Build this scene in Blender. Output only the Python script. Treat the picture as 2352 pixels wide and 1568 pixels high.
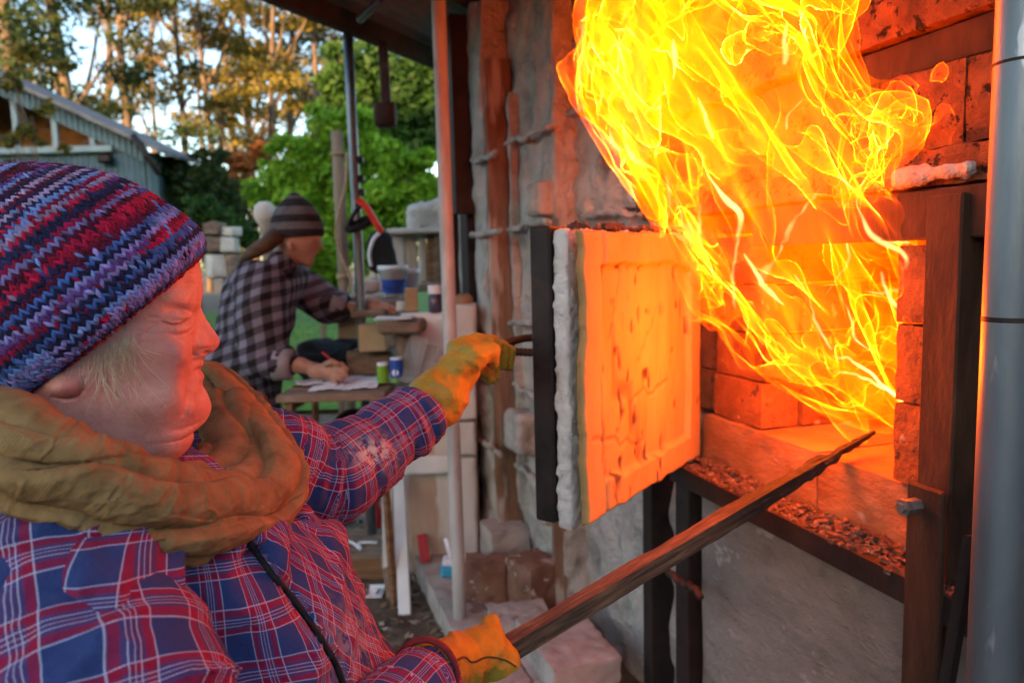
import bpy, math, random
import numpy as np
R = math.radians
sc = bpy.context.scene
for o in list(bpy.data.objects):
    bpy.data.objects.remove(o)
COL = sc.collection

# ------------------------------------------------------------------ camera
FPX = 1700.0                      # focal length in units of a 2352 px wide picture
PITCH, ROLL, CAMH = 6.28, 1.48, 1.35
cp, sp = math.cos(R(PITCH)), math.sin(R(PITCH))
fw = np.array([0, cp, -sp]); u0 = np.array([0, sp, cp]); x0 = np.array([1.0, 0, 0])
cr, sr = math.cos(R(ROLL)), math.sin(R(ROLL))
cright = cr*x0 - sr*u0; cup = sr*x0 + cr*u0
CAMP = np.array([0, 0, CAMH])
from mathutils import Matrix, Vector
cam = bpy.data.objects.new('camera', bpy.data.cameras.new('camera')); COL.objects.link(cam)
m = Matrix.Identity(4)
for i in range(3):
    m[i][0] = cright[i]; m[i][1] = cup[i]; m[i][2] = -fw[i]; m[i][3] = CAMP[i]
cam.matrix_world = m
cam.data.sensor_width = 36; cam.data.lens = FPX/2352*36
cam.data.clip_start = 0.02; cam.data.clip_end = 800
cam.data.dof.use_dof = True; cam.data.dof.focus_distance = .90; cam.data.dof.aperture_fstop = 4.8
sc.camera = cam

# ------------------------------------------------------------------ world, sun, exposure
SUN_EL, SUN_AZ = 9.0, 200.0       # azimuth of the sun measured from +Y towards +X (behind the camera, a little left)
w = bpy.data.worlds.new('World'); sc.world = w; w.use_nodes = True
nt = w.node_tree; bg = nt.nodes['Background']
sky = nt.nodes.new('ShaderNodeTexSky'); sky.sky_type = 'NISHITA'; sky.sun_disc = False
sky.sun_elevation = R(SUN_EL); sky.sun_rotation = R(SUN_AZ); sky.air_density = 1.0; sky.dust_density = 1.2; sky.ozone_density = 1.5
nt.links.new(sky.outputs[0], bg.inputs['Color']); bg.inputs['Strength'].default_value = 0.15
sun = bpy.data.objects.new('sun', bpy.data.lights.new('sun', 'SUN')); COL.objects.link(sun)
sun.data.energy = 4.5; sun.data.angle = R(0.5); sun.data.color = (1.0, 0.62, 0.28)
sd = Vector((math.sin(R(SUN_AZ))*math.cos(R(SUN_EL)), math.cos(R(SUN_AZ))*math.cos(R(SUN_EL)), math.sin(R(SUN_EL))))
sun.rotation_euler = (-sd).to_track_quat('-Z', 'Y').to_euler()
sun.location = sd*60
sc.view_settings.view_transform = 'Standard'; sc.view_settings.look = 'None'
sc.view_settings.exposure = 2.2; sc.view_settings.gamma = 1; sc.view_settings.use_curve_mapping = False
sc.render.engine = 'CYCLES'
cy = sc.cycles
cy.use_denoising = True
cy.max_bounces = 7; cy.diffuse_bounces = 4; cy.glossy_bounces = 3; cy.transparent_max_bounces = 64
cy.sample_clamp_indirect = 4.0; cy.sample_clamp_direct = 0.0
cy.use_fast_gi = False; cy.caustics_reflective = False; cy.caustics_refractive = False

# ------------------------------------------------------------------ geometry helpers
def ray(px, py):
    return cright*((px-1176)/FPX) + cup*(-(py-784)/FPX) + fw
def U(px, py, Y):                 # the place at forward distance Y that lies on a line of sight
    r = ray(px, py); return CAMP + r*(Y/r[1])
def Uz(px, py, z):                # same, at a height z
    r = ray(px, py); return CAMP + r*((z-CAMH)/r[2])
def onplane(px, py, p0, n):
    r = ray(px, py); return CAMP + r*(np.dot(np.asarray(p0)-CAMP, n)/np.dot(r, n))

def mesh(name, V, F, mat=None, parent=None, smooth=False, origin=None, attrs=None, cols=None, autosm=None):
    V = np.asarray(V, dtype=np.float64).reshape(-1, 3)
    if origin is not None: V = V - np.asarray(origin)
    me = bpy.data.meshes.new(name)
    if isinstance(F, np.ndarray):
        F = F.astype(np.int32); n, k = F.shape
        me.vertices.add(len(V)); me.vertices.foreach_set('co', V.astype(np.float32).ravel())
        me.loops.add(n*k); me.loops.foreach_set('vertex_index', F.ravel())
        me.polygons.add(n); me.polygons.foreach_set('loop_start', np.arange(0, n*k, k, dtype=np.int32))
        try: me.polygons.foreach_set('loop_total', np.full(n, k, dtype=np.int32))
        except Exception: pass
        me.update(calc_edges=True)
    else:
        me.from_pydata(V.tolist(), [], [tuple(int(i) for i in f) for f in F]); me.update()
    if smooth:
        me.polygons.foreach_set('use_smooth', np.ones(len(me.polygons), dtype=bool))
    if smooth == 'crisp': me.set_sharp_from_angle(angle=R(38))
    if attrs:
        for an, arr in attrs.items():
            arr = np.asarray(arr, dtype=np.float32)
            if arr.ndim == 1:
                a = me.attributes.new(an, 'FLOAT', 'POINT'); a.data.foreach_set('value', arr)
            else:
                a = me.attributes.new(an, 'FLOAT_VECTOR', 'POINT'); a.data.foreach_set('vector', arr.ravel())
    if mat: me.materials.append(mat)
    o = bpy.data.objects.new(name, me); COL.objects.link(o)
    if origin is not None: o.location = tuple(float(v) for v in origin)
    if parent is not None: o.parent = parent
    return o

def tag(o, label=None, cat=None, group=None, kind=None):
    if label: o['label'] = label
    if cat: o['category'] = cat
    if group: o['group'] = group
    if kind: o['kind'] = kind
    return o
def thing(name, label, cat, loc=(0, 0, 0), rotz=0.0, group=None):
    o = bpy.data.objects.new(name, None); COL.objects.link(o); o.empty_display_size = .1
    o.location = tuple(float(v) for v in loc); o.rotation_euler = (0, 0, rotz)
    return tag(o, label, cat, group)

BOXF = [(0, 3, 2, 1), (4, 5, 6, 7), (0, 1, 5, 4), (1, 2, 6, 5), (2, 3, 7, 6), (3, 0, 4, 7)]
def rotz(a): c, s = math.cos(a), math.sin(a); return np.array([[c, -s, 0], [s, c, 0], [0, 0, 1.0]])
def rotx(a): c, s = math.cos(a), math.sin(a); return np.array([[1.0, 0, 0], [0, c, -s], [0, s, c]])
def roty(a): c, s = math.cos(a), math.sin(a); return np.array([[c, 0, s], [0, 1.0, 0], [-s, 0, c]])
def nrm(v): v = np.asarray(v, float); return v/max(1e-9, np.linalg.norm(v))

class G:                          # collects shapes for one mesh
    def __init__(s): s.V = []; s.F = []; s.n = 0
    def add(s, V, F):
        V = np.asarray(V, float); s.V.append(V); s.F += [tuple(int(i)+s.n for i in f) for f in F]; s.n += len(V); return s
    def box(s, c, d, rot=None, bev=0.0):
        x, y, z = np.asarray(d, float)/2
        if bev <= 0:
            v = np.array([(-x, -y, -z), (x, -y, -z), (x, y, -z), (-x, y, -z), (-x, -y, z), (x, -y, z), (x, y, z), (-x, y, z)])
            f = BOXF
        else:
            b = min(bev, x*.9, y*.9, z*.9); v = []; idx = {}
            for sx in (-1, 1):
                for sy in (-1, 1):
                    for sz in (-1, 1):
                        for ax in range(3):
                            p = [sx*(x-b), sy*(y-b), sz*(z-b)]; p[ax] += b*(sx, sy, sz)[ax]
                            idx[(sx, sy, sz, ax)] = len(v); v.append(p)
            f = []
            for ax in range(3):
                a1, a2 = (ax+1) % 3, (ax+2) % 3
                for sg in (-1, 1):
                    q = []
                    for (i, j) in ((-1, -1), (1, -1), (1, 1), (-1, 1)):
                        k = [0, 0, 0]; k[ax] = sg; k[a1] = i; k[a2] = j; q.append(idx[(*k, ax)])
                    f.append(q if sg > 0 else q[::-1])
                for i in (-1, 1):
                    for j in (-1, 1):
                        k0 = [0, 0, 0]; k1 = [0, 0, 0]; k0[a1] = k1[a1] = i; k0[a2] = k1[a2] = j; k0[ax] = -1; k1[ax] = 1
                        q = [idx[(*k0, a1)], idx[(*k1, a1)], idx[(*k1, a2)], idx[(*k0, a2)]]
                        f.append(q if i*j > 0 else q[::-1])
            for sx in (-1, 1):
                for sy in (-1, 1):
                    for sz in (-1, 1):
                        q = [idx[(sx, sy, sz, a)] for a in range(3)]; f.append(q if sx*sy*sz > 0 else q[::-1])
            v = np.array(v)
        if rot is not None: v = v @ np.asarray(rot).T
        return s.add(v+np.asarray(c, float), f)
    def tube(s, pts, r, n=10, cap=True, flat=None):
        V, F = tubemesh(pts, r, n, cap, flat); return s.add(V, F)
    def lathe(s, prof, c=(0, 0, 0), n=20, rot=None):   # profile of (radius, z)
        V = []; F = []
        for (rr, z) in prof:
            for k in range(n):
                a = 2*math.pi*k/n; V.append((rr*math.cos(a), rr*math.sin(a), z))
        m_ = len(prof)
        for i in range(m_-1):
            for k in range(n):
                F.append((i*n+k, i*n+(k+1) % n, (i+1)*n+(k+1) % n, (i+1)*n+k))
        V = np.array(V)
        if rot is not None: V = V @ np.asarray(rot).T
        return s.add(V+np.asarray(c, float), F)
    def prism(s, poly, z0, z1, rot=None, c=(0, 0, 0)):
        n = len(poly); V = [(x, y, z0) for x, y in poly]+[(x, y, z1) for x, y in poly]
        F = [tuple(range(n))[::-1], tuple(range(n, 2*n))]+[(i, (i+1) % n, n+(i+1) % n, n+i) for i in range(n)]
        V = np.array(V, float)
        if rot is not None: V = V @ np.asarray(rot).T
        return s.add(V+np.asarray(c, float), F)
    def build(s, name, mat, parent=None, smooth=False, origin=None, **k):
        return mesh(name, np.concatenate(s.V), s.F, mat, parent, smooth, origin, **k)

def tubemesh(pts, r, n=10, cap=True, flat=None):
    P = np.asarray(pts, float); m_ = len(P)
    r = np.full(m_, r) if np.isscalar(r) else np.asarray(r, float)
    T = np.gradient(P, axis=0); T /= np.maximum(1e-9, np.linalg.norm(T, axis=1))[:, None]
    ref = np.array([0, 0, 1.0]) if abs(T[0][2]) < .9 else np.array([1.0, 0, 0])
    V = []; a = np.arange(n)*2*np.pi/n
    N = nrm(ref-T[0]*np.dot(ref, T[0]))
    for i in range(m_):
        N = nrm(N-T[i]*np.dot(N, T[i])); B = np.cross(T[i], N)
        fl = 1.0 if flat is None else flat
        V.append(P[i]+r[i]*(np.cos(a)[:, None]*N+np.sin(a)[:, None]*B*fl))
    V = np.concatenate(V); F = []
    for i in range(m_-1):
        for k in range(n):
            F.append((i*n+k, i*n+(k+1) % n, (i+1)*n+(k+1) % n, (i+1)*n+k))
    if cap: F.append(tuple(range(n))[::-1]); F.append(tuple(range((m_-1)*n, m_*n)))
    return V, F

def smoothpath(pts, n=8, closed=False):                # Catmull-Rom
    P = np.asarray(pts, float); m_ = len(P); out = []
    rng = range(m_) if closed else range(m_-1)
    for i in rng:
        g = (lambda k: P[k % m_]) if closed else (lambda k: P[min(max(k, 0), m_-1)])
        p0, p1, p2, p3 = g(i-1), g(i), g(i+1), g(i+2)
        for t in np.arange(n)/n:
            out.append(.5*((2*p1)+(-p0+p2)*t+(2*p0-5*p1+4*p2-p3)*t*t+(-p0+3*p1-3*p2+p3)*t**3))
    if not closed: out.append(P[-1])
    return np.array(out)

# lattice noise, numpy
_T = {}
def noise(P, seed=0):
    if seed not in _T: _T[seed] = np.random.RandomState(seed+11).rand(32, 32, 32).astype(np.float32)*2-1
    T = _T[seed]; P = np.asarray(P, dtype=np.float32)
    i = np.floor(P).astype(np.int32); f = P-i; f = f*f*(3-2*f)
    i &= 31; j = (i+1) & 31
    x, y, z = f[..., 0], f[..., 1], f[..., 2]
    a, b, c = i[..., 0], i[..., 1], i[..., 2]; d, e, g = j[..., 0], j[..., 1], j[..., 2]
    l = lambda p, q, t: p+(q-p)*t
    return l(l(l(T[a, b, c], T[d, b, c], x), l(T[a, e, c], T[d, e, c], x), y), l(l(T[a, b, g], T[d, b, g], x), l(T[a, e, g], T[d, e, g], x), y), z)
def fbm(P, seed=0, oct=3, gain=.5):
    s = 0; a = 1.0; P = np.asarray(P, dtype=np.float32)
    for k in range(oct): s = s+a*noise(P*(2.03**k)+k*7.3, seed+k); a *= gain
    return s

def rough_block(dims, seg, amp, freq, seed, round_=.006):
    """a block with its own worn, uneven faces (one closed quad mesh)"""
    dx, dy, dz = dims; V = []; F = []
    nx, ny, nz = [max(1, int(round(d/seg))) for d in dims]
    idx = {}
    def vid(i, j, k):
        key = (i, j, k)
        if key not in idx: idx[key] = len(V); V.append((dx*(i/nx-.5), dy*(j/ny-.5), dz*(k/nz-.5)))
        return idx[key]
    for i in range(nx):
        for j in range(ny):
            F.append((vid(i, j, nz), vid(i+1, j, nz), vid(i+1, j+1, nz), vid(i, j+1, nz)))
            F.append((vid(i, j, 0), vid(i, j+1, 0), vid(i+1, j+1, 0), vid(i+1, j, 0)))
    for i in range(nx):
        for k in range(nz):
            F.append((vid(i, 0, k), vid(i+1, 0, k), vid(i+1, 0, k+1), vid(i, 0, k+1)))
            F.append((vid(i, ny, k), vid(i, ny, k+1), vid(i+1, ny, k+1), vid(i+1, ny, k)))
    for j in range(ny):
        for k in range(nz):
            F.append((vid(0, j, k), vid(0, j, k+1), vid(0, j+1, k+1), vid(0, j+1, k)))
            F.append((vid(nx, j, k), vid(nx, j+1, k), vid(nx, j+1, k+1), vid(nx, j, k+1)))
    V = np.array(V); h = np.array(dims)/2
    rr = min(round_, .45*min(dims))
    q = np.clip(V, -(h-rr), h-rr); dlt = V-q; ln = np.linalg.norm(dlt, axis=1)
    ln[ln < 1e-9] = 1; V = q+dlt/np.maximum(ln, rr)[:, None]*rr
    Nn = dlt/ln[:, None]
    off = np.array([seed*1.37, seed*.71, seed*2.1])
    V = V+Nn*(amp*fbm((V+off)*freq, 3, 3))[:, None]
    return V, np.array(F)

# ------------------------------------------------------------------ implicit shapes -> mesh
class Field:
    def __init__(s, lo, hi, h):
        s.lo = np.asarray(lo, float); s.h = h
        n = np.ceil((np.asarray(hi)-s.lo)/h).astype(int)+1; s.n = n
        ax = [s.lo[i]+h*np.arange(n[i]) for i in range(3)]
        s.P = np.stack(np.meshgrid(*ax, indexing='ij'), -1).astype(np.float32)
        s.D = np.full(n, 9.0, dtype=np.float32)
def smin(a, b, k):
    if k <= 0: return np.minimum(a, b)
    h = np.clip(.5+.5*(b-a)/k, 0, 1); return b+(a-b)*h-k*h*(1-h)
def smax(a, b, k): return -smin(-a, -b, k)
def sd_cap(P, a, b, ra, rb=None):
    a = np.asarray(a, np.float32); b = np.asarray(b, np.float32); rb = ra if rb is None else rb
    ab = b-a; t = np.clip(((P-a)@ab)/np.dot(ab, ab), 0, 1)
    return np.linalg.norm(P-a-t[..., None]*ab, axis=-1)-(ra+(rb-ra)*t)
def sd_ell(P, c, r, M=None):      # M rows = axes
    q = P-np.asarray(c, np.float32)
    if M is not None: q = q@np.asarray(M, np.float32).T
    r = np.asarray(r, np.float32); k0 = np.linalg.norm(q/r, axis=-1); k1 = np.linalg.norm(q/(r*r), axis=-1)
    return k0*(k0-1)/np.maximum(k1, 1e-6)
def sd_box(P, c, b, rd=.005, M=None):
    q = P-np.asarray(c, np.float32)
    if M is not None: q = q@np.asarray(M, np.float32).T
    q = np.abs(q)-(np.asarray(b, np.float32)-rd)
    return np.linalg.norm(np.maximum(q, 0), axis=-1)+np.minimum(q.max(-1), 0)-rd
def nets(D, lo, h):               # surface nets
    D = D.astype(np.float32); S = D < 0
    n = np.array(D.shape)-1
    acc = np.zeros((*n, 3), np.float32); cnt = np.zeros(n, np.float32)
    off = [(i, j, k) for i in (0, 1) for j in (0, 1) for k in (0, 1)]
    sl = lambda o: tuple(slice(o[i], o[i]+n[i]) for i in range(3))
    for ax in range(3):
        for o in off:
            if o[ax]: continue
            p = list(o); p[ax] = 1
            a, b = D[sl(o)], D[sl(p)]; x = (S[sl(o)] != S[sl(p)])
            t = np.where(x, a/np.where(x, a-b, 1), 0)
            for c in range(3): acc[..., c] += x*(o[c]+(t if c == ax else 0))
            cnt += x
    act = cnt > 0; ids = np.full(n, -1, np.int64); ids[act] = np.arange(act.sum())
    base = np.argwhere(act); V = (base+acc[act]/cnt[act][:, None])*h+np.asarray(lo)
    Fs = []
    for ax in range(3):
        a1, a2 = (ax+1) % 3, (ax+2) % 3
        s0 = [slice(1, n[i]) for i in range(3)]; s0[ax] = slice(0, n[ax]); s1 = list(s0); s1[ax] = slice(1, n[ax]+1)
        x0_, x1_ = S[tuple(s0)], S[tuple(s1)]
        E = np.argwhere(x0_ != x1_); 
        if len(E) == 0: continue
        sg = x0_[tuple(E.T)]
        E = E+np.array([0 if i == ax else 1 for i in range(3)])
        q = []
        for (d1, d2) in ((-1, -1), (0, -1), (0, 0), (-1, 0)):
            c = E.copy(); c[:, a1] += d1; c[:, a2] += d2; q.append(ids[tuple(c.T)])
        q = np.stack(q, 1); q[~sg] = q[~sg][:, ::-1]; Fs.append(q)
    F = np.concatenate(Fs); F = F[(F >= 0).all(1)]
    return V, F

def biggest(V, F):                # keep the main body, drop stray specks
    lab = np.arange(len(V))
    for _ in range(400):
        m_ = lab[F].min(1); new = lab.copy(); np.minimum.at(new, F.ravel(), np.repeat(m_, F.shape[1])); new = new[new]
        if (new == lab).all(): break
        lab = new
    k = np.bincount(lab).argmax(); keep = lab == k; F = F[keep[F[:, 0]]]; rm = np.cumsum(keep)-1
    return V[keep], rm[F]
# ------------------------------------------------------------------ materials
def _n(nt, t, **k):
    n = nt.nodes.new(t)
    for a, b in k.items(): setattr(n, a, b)
    return n
def ramp(nt, stops, fac=None, interp='LINEAR'):
    r = _n(nt, 'ShaderNodeValToRGB'); cr_ = r.color_ramp; cr_.interpolation = interp
    while len(cr_.elements) < len(stops): cr_.elements.new(.5)
    for e, (p, c) in zip(cr_.elements, stops): e.position = p; e.color = (*c, 1) if len(c) == 3 else c
    if fac is not None: nt.links.new(fac, r.inputs[0])
    return r
def math_(nt, op, a, b=None, clamp=False):
    n = _n(nt, 'ShaderNodeMath', operation=op); n.use_clamp = clamp
    for i, v in enumerate((a, b)):
        if v is None: continue
        if isinstance(v, (int, float)): n.inputs[i].default_value = v
        else: nt.links.new(v, n.inputs[i])
    return n.outputs[0]
def mixc(nt, fac, a, b, mode='MIX'):
    n = _n(nt, 'ShaderNodeMix', data_type='RGBA', blend_type=mode)
    for i, v in ((0, fac), (6, a), (7, b)):
        if isinstance(v, (int, float)): n.inputs[i].default_value = v
        elif isinstance(v, tuple): n.inputs[i].default_value = (*v, 1) if len(v) == 3 else v
        else: nt.links.new(v, n.inputs[i])
    return n.outputs[2]
def newmat(name):
    m_ = bpy.data.materials.new(name); m_.use_nodes = True; return m_, m_.node_tree, m_.node_tree.nodes['Principled BSDF']
def coordn(nt, scale=(1, 1, 1), rnd=True, src='Object'):
    tc = _n(nt, 'ShaderNodeTexCoord'); mp = _n(nt, 'ShaderNodeMapping'); mp.inputs['Scale'].default_value = scale
    nt.links.new(tc.outputs[src], mp.inputs[0])
    if rnd:
        oi = _n(nt, 'ShaderNodeObjectInfo'); v = _n(nt, 'ShaderNodeVectorMath', operation='SCALE')
        cmb = _n(nt, 'ShaderNodeCombineXYZ')
        for i in range(3): nt.links.new(oi.outputs['Random'], cmb.inputs[i])
        nt.links.new(cmb.outputs[0], v.inputs[0]); v.inputs['Scale'].default_value = 37.0
        nt.links.new(v.outputs[0], mp.inputs['Location'])
    return mp.outputs[0]
def noisen(nt, vec, scale, detail=4, rough=.6, dist=0):
    n = _n(nt, 'ShaderNodeTexNoise'); n.inputs['Scale'].default_value = scale; n.inputs['Detail'].default_value = detail
    n.inputs['Roughness'].default_value = rough; n.inputs['Distortion'].default_value = dist
    nt.links.new(vec, n.inputs['Vector']); return n.outputs['Fac']
def bumpn(nt, bs, h, dist, strength=1.0):
    b = _n(nt, 'ShaderNodeBump'); b.inputs['Distance'].default_value = dist; b.inputs['Strength'].default_value = strength
    nt.links.new(h, b.inputs['Height']); nt.links.new(b.outputs[0], bs.inputs['Normal']); return b
def pm(name, stops, scale=8, rough=.8, bump=.0, bscale=60, metal=0.0, stretch=(1, 1, 1), spots=None, detail=5, spec=.3, dist=.3):
    """procedural material: noise colour, optional spots (colour, scale, threshold, amount), fine relief"""
    m_, nt, bs = newmat(name); v = coordn(nt, stretch)
    f = noisen(nt, v, scale, detail, .62, dist); c = ramp(nt, stops, f).outputs[0]
    if spots:
        for (sc_, ss, th, am) in spots:
            f2 = noisen(nt, v, ss, 3, .6); k = ramp(nt, [(th, (0, 0, 0)), (min(1, th+.06), (am, am, am))], f2).outputs[0]
            c = mixc(nt, k, c, sc_)
    nt.links.new(c, bs.inputs['Base Color'])
    bs.inputs['Roughness'].default_value = rough; bs.inputs['Metallic'].default_value = metal
    bs.inputs['Specular IOR Level'].default_value = spec
    if bump > 0:
        h = noisen(nt, v, bscale, 5, .65); h2 = math_(nt, 'ADD', h, math_(nt, 'MULTIPLY', f, .6))
        bumpn(nt, bs, h2, bump)
    return m_
def g(v): return (v, v, v)
# ------------------------------------------------------------------ materials used by the structure
M = {}
M['plaster'] = pm('kiln_plaster', [(.28, (.26, .23, .205)), (.48, (.45, .41, .37)), (.70, (.58, .54, .49))], 7, .9, .03, 26, spots=[((.10, .075, .055), 3.6, .63, .8), ((.56, .53, .50), 9, .60, .7), ((.22, .12, .07), 14, .70, .6)])
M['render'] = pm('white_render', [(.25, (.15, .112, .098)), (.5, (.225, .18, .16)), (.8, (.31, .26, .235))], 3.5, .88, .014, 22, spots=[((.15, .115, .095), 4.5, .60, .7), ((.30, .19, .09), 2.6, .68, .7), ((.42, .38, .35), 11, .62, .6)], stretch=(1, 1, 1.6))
M['firebrick'] = pm('firebrick', [(.25, (.085, .032, .012)), (.5, (.19, .075, .028)), (.8, (.30, .13, .05))], 11, .92, .008, 70, spots=[((.05, .03, .025), 26, .62, .95), ((.6, .5, .4), 17, .66, .5)])
M['castable'] = pm('castable', [(.25, (.075, .028, .011)), (.5, (.18, .068, .026)), (.8, (.30, .125, .05))], 14, .95, .012, 60, spots=[((.018, .011, .009), 46, .575, 1.0), ((.05, .028, .02), 9, .60, .8)])
M['fibre'] = pm('ceramic_fibre', [(.2, (.42, .40, .39)), (.5, (.66, .64, .62)), (.8, (.76, .74, .72))], 18, .95, .008, 110, spots=[((.25, .22, .2), 12, .66, .6)])
M['lining'] = pm('door_lining', [(.25, (.34, .22, .08)), (.5, (.46, .315, .12)), (.8, (.54, .40, .17))], 7, .9, .005, 60, spots=[((.07, .055, .05), 17, .665, .95), ((.62, .50, .36), 8, .66, .5), ((.30, .20, .12), 5, .6, .5)], stretch=(1, 1, .35))
nt = M['lining'].node_tree; bs = nt.nodes['Principled BSDF']; lk = bs.inputs['Base Color'].links[0].from_socket; at = _n(nt, 'ShaderNodeAttribute'); at.attribute_name = 'soot'
nt.links.new(mixc(nt, math_(nt, 'MULTIPLY', at.outputs['Fac'], .9, True), lk, (.045, .035, .032)), bs.inputs['Base Color'])
M['darksteel'] = pm('dark_steel', [(.3, (.018, .012, .012)), (.6, (.035, .024, .022)), (.8, (.06, .035, .026))], 14, .55, .001, 120, metal=.35)
M['rust'] = pm('rusty_steel', [(.25, (.02, .011, .008)), (.5, (.062, .03, .018)), (.8, (.12, .055, .028))], 16, .8, .002, 120, metal=.25, stretch=(1, 1, .3))
M['rustwood'] = pm('weathered_batten', [(.25, (.10, .055, .035)), (.5, (.22, .13, .085)), (.8, (.36, .27, .21))], 14, .9, .004, 60, stretch=(1, 1, .18), spots=[((.46, .42, .38), 9, .52, .85), ((.30, .12, .05), 5, .6, .6)])
M['galv'] = pm('galvanised_pipe', [(.3, (.11, .13, .15)), (.55, (.18, .21, .24)), (.8, (.26, .29, .32))], 9, .42, .0004, 200, metal=.75, stretch=(1, 1, .25), spots=[((.55, .57, .6), 34, .66, .6), ((.07, .065, .065), 6, .60, .6), ((.30, .32, .35), 14, .62, .5)])
M['oldpole'] = pm('whitewashed_pole', [(.3, (.30, .28, .28)), (.5, (.50, .47, .46)), (.75, (.60, .57, .55))], 8, .6, .001, 80, metal=.25, stretch=(1, 1, .3), spots=[((.22, .10, .06), 6, .62, .8)])
M['hearth'] = pm('hearth_brick', [(.25, (.15, .075, .034)), (.5, (.25, .135, .065)), (.8, (.36, .22, .12))], 8, .9, .004, 50, spots=[((.13, .09, .07), 9, .64, .6), ((.42, .38, .36), 6, .66, .7)], stretch=(1, 1, 2))
M['ash'] = pm('ash', [(.3, (.03, .02, .018)), (.55, (.12, .07, .05)), (.75, (.36, .28, .22))], 60, .95, .003, 120)
M['char'] = pm('charred', [(.3, (.012, .01, .009)), (.55, (.03, .022, .018)), (.75, (.16, .12, .09))], 45, .85, .006, 90, stretch=(1, 1, 1))
M['timber'] = pm('old_timber', [(.25, (.07, .035, .018)), (.5, (.20, .10, .05)), (.78, (.33, .19, .10))], 9, .8, .004, 60, stretch=(.25, 5, 5))
M['boltsteel'] = pm('bolt_steel', [(.3, (.18, .17, .17)), (.7, (.34, .33, .32))], 30, .45, .0005, 120, metal=.8)
M['tin'] = pm('corrugated_tin', [(.3, (.14, .13, .135)), (.6, (.22, .20, .20)), (.8, (.28, .24, .21))], 6, .6, .001, 60, metal=.3)
M['roofbeam'] = pm('roof_beam', [(.3, (.035, .025, .02)), (.7, (.09, .065, .05))], 7, .8, .002, 60)

# ------------------------------------------------------------------ ground, lawn, unseen ridge added behind the camera to shade the yard
def sheet(name, x0_, x1_, y0_, y1_, nx, ny, zf, mat, kind='structure'):
    xs = np.linspace(x0_, x1_, nx+1); ys = np.linspace(y0_, y1_, ny+1)
    X, Y = np.meshgrid(xs, ys, indexing='ij'); Z = zf(X, Y)
    V = np.stack([X, Y, Z], -1).reshape(-1, 3)
    i, j = np.meshgrid(np.arange(nx), np.arange(ny), indexing='ij'); a = (i*(ny+1)+j).ravel()
    F = np.stack([a, a+ny+1, a+ny+2, a+1], 1)
    return tag(mesh(name, V, F, mat, smooth=True), kind=kind)
M['dirt'] = pm('dirt_ground', [(.25, (.05, .035, .025)), (.5, (.12, .09, .065)), (.75, (.21, .17, .135))], 9, .95, .01, 40, spots=[((.30, .26, .22), 22, .66, .7), ((.10, .045, .02), 13, .64, .7)])
M['lawn'] = pm('lawn', [(.25, (.03, .07, .008)), (.5, (.07, .16, .015)), (.75, (.13, .24, .03))], 3, .95, .02, 30)
M['shade_ridge'] = pm('shade_ridge_cover', [(.3, (.015, .025, .008)), (.7, (.05, .07, .02))], .4, .95, .2, 2)
sheet('ground', -200, 200, -60, 340, 40, 40, lambda X, Y: np.zeros_like(X), M['dirt'])
sheet('lawn', -9, 14, 6.6, 46, 40, 60, lambda X, Y: .012+.03*noise(np.stack([X*.5, Y*.5, X*0], -1), 5)+.03, M['lawn'])
def shade_ridge_z(X, Y):
    return np.clip(1-np.abs(Y+52)/20, 0, 1)*(17+2*noise(np.stack([X*.05, Y*.1, X*0], -1), 9))
sheet('shade_ridge', -190, 190, -74, -31, 60, 12, lambda X, Y: shade_ridge_z(X, Y)-.3, M['shade_ridge'])

# ------------------------------------------------------------------ the kiln, in its own frame: +X along the face towards the camera, +Y into the kiln
F0 = np.array([.502, 1.775, 0]); aK = nrm([.309, -.951, 0]); iK = nrm([.951, .309, 0])
KANG = math.atan2(aK[1], aK[0])
def kl(P): d = np.asarray(P, float)-F0; return np.stack([d@aK, d@iK, d[..., 2]], -1)
def kw(s, o, z): return F0+aK*s-iK*o+np.array([0, 0, z])
def kp(px, py, o=0): P = onplane(px, py, F0-iK*o, iK); return (P-F0)@aK, P[2]
kiln = thing('wood_fired_kiln', 'large plastered brick kiln with its firebox open and blazing', 'kiln', F0, KANG)

def rblock(name, s0, s1, o0, o1, z0, z1, mat, seg=.03, amp=.006, freq=14, seed=1, rnd=.01, parent=None, smooth='crisp'):
    V, F = rough_block((s1-s0, o1-o0, z1-z0), seg, amp, freq, seed, rnd)
    return mesh(name, V, F, mat, parent or kiln, smooth, None) if False else _place(mesh(name, V, F, mat, parent or kiln, smooth), ((s0+s1)/2, -(o0+o1)/2, (z0+z1)/2))
def _place(o, loc, rot=None):
    o.location = loc
    if rot: o.rotation_euler = rot
    return o
def kbox(name, s0, s1, o0, o1, z0, z1, mat, bev=.003, parent=None):
    return _place(G().box((0, 0, 0), (s1-s0, o1-o0, z1-z0), bev=bev).build(name, mat, parent or kiln), ((s0+s1)/2, -(o0+o1)/2, (z0+z1)/2))

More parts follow.
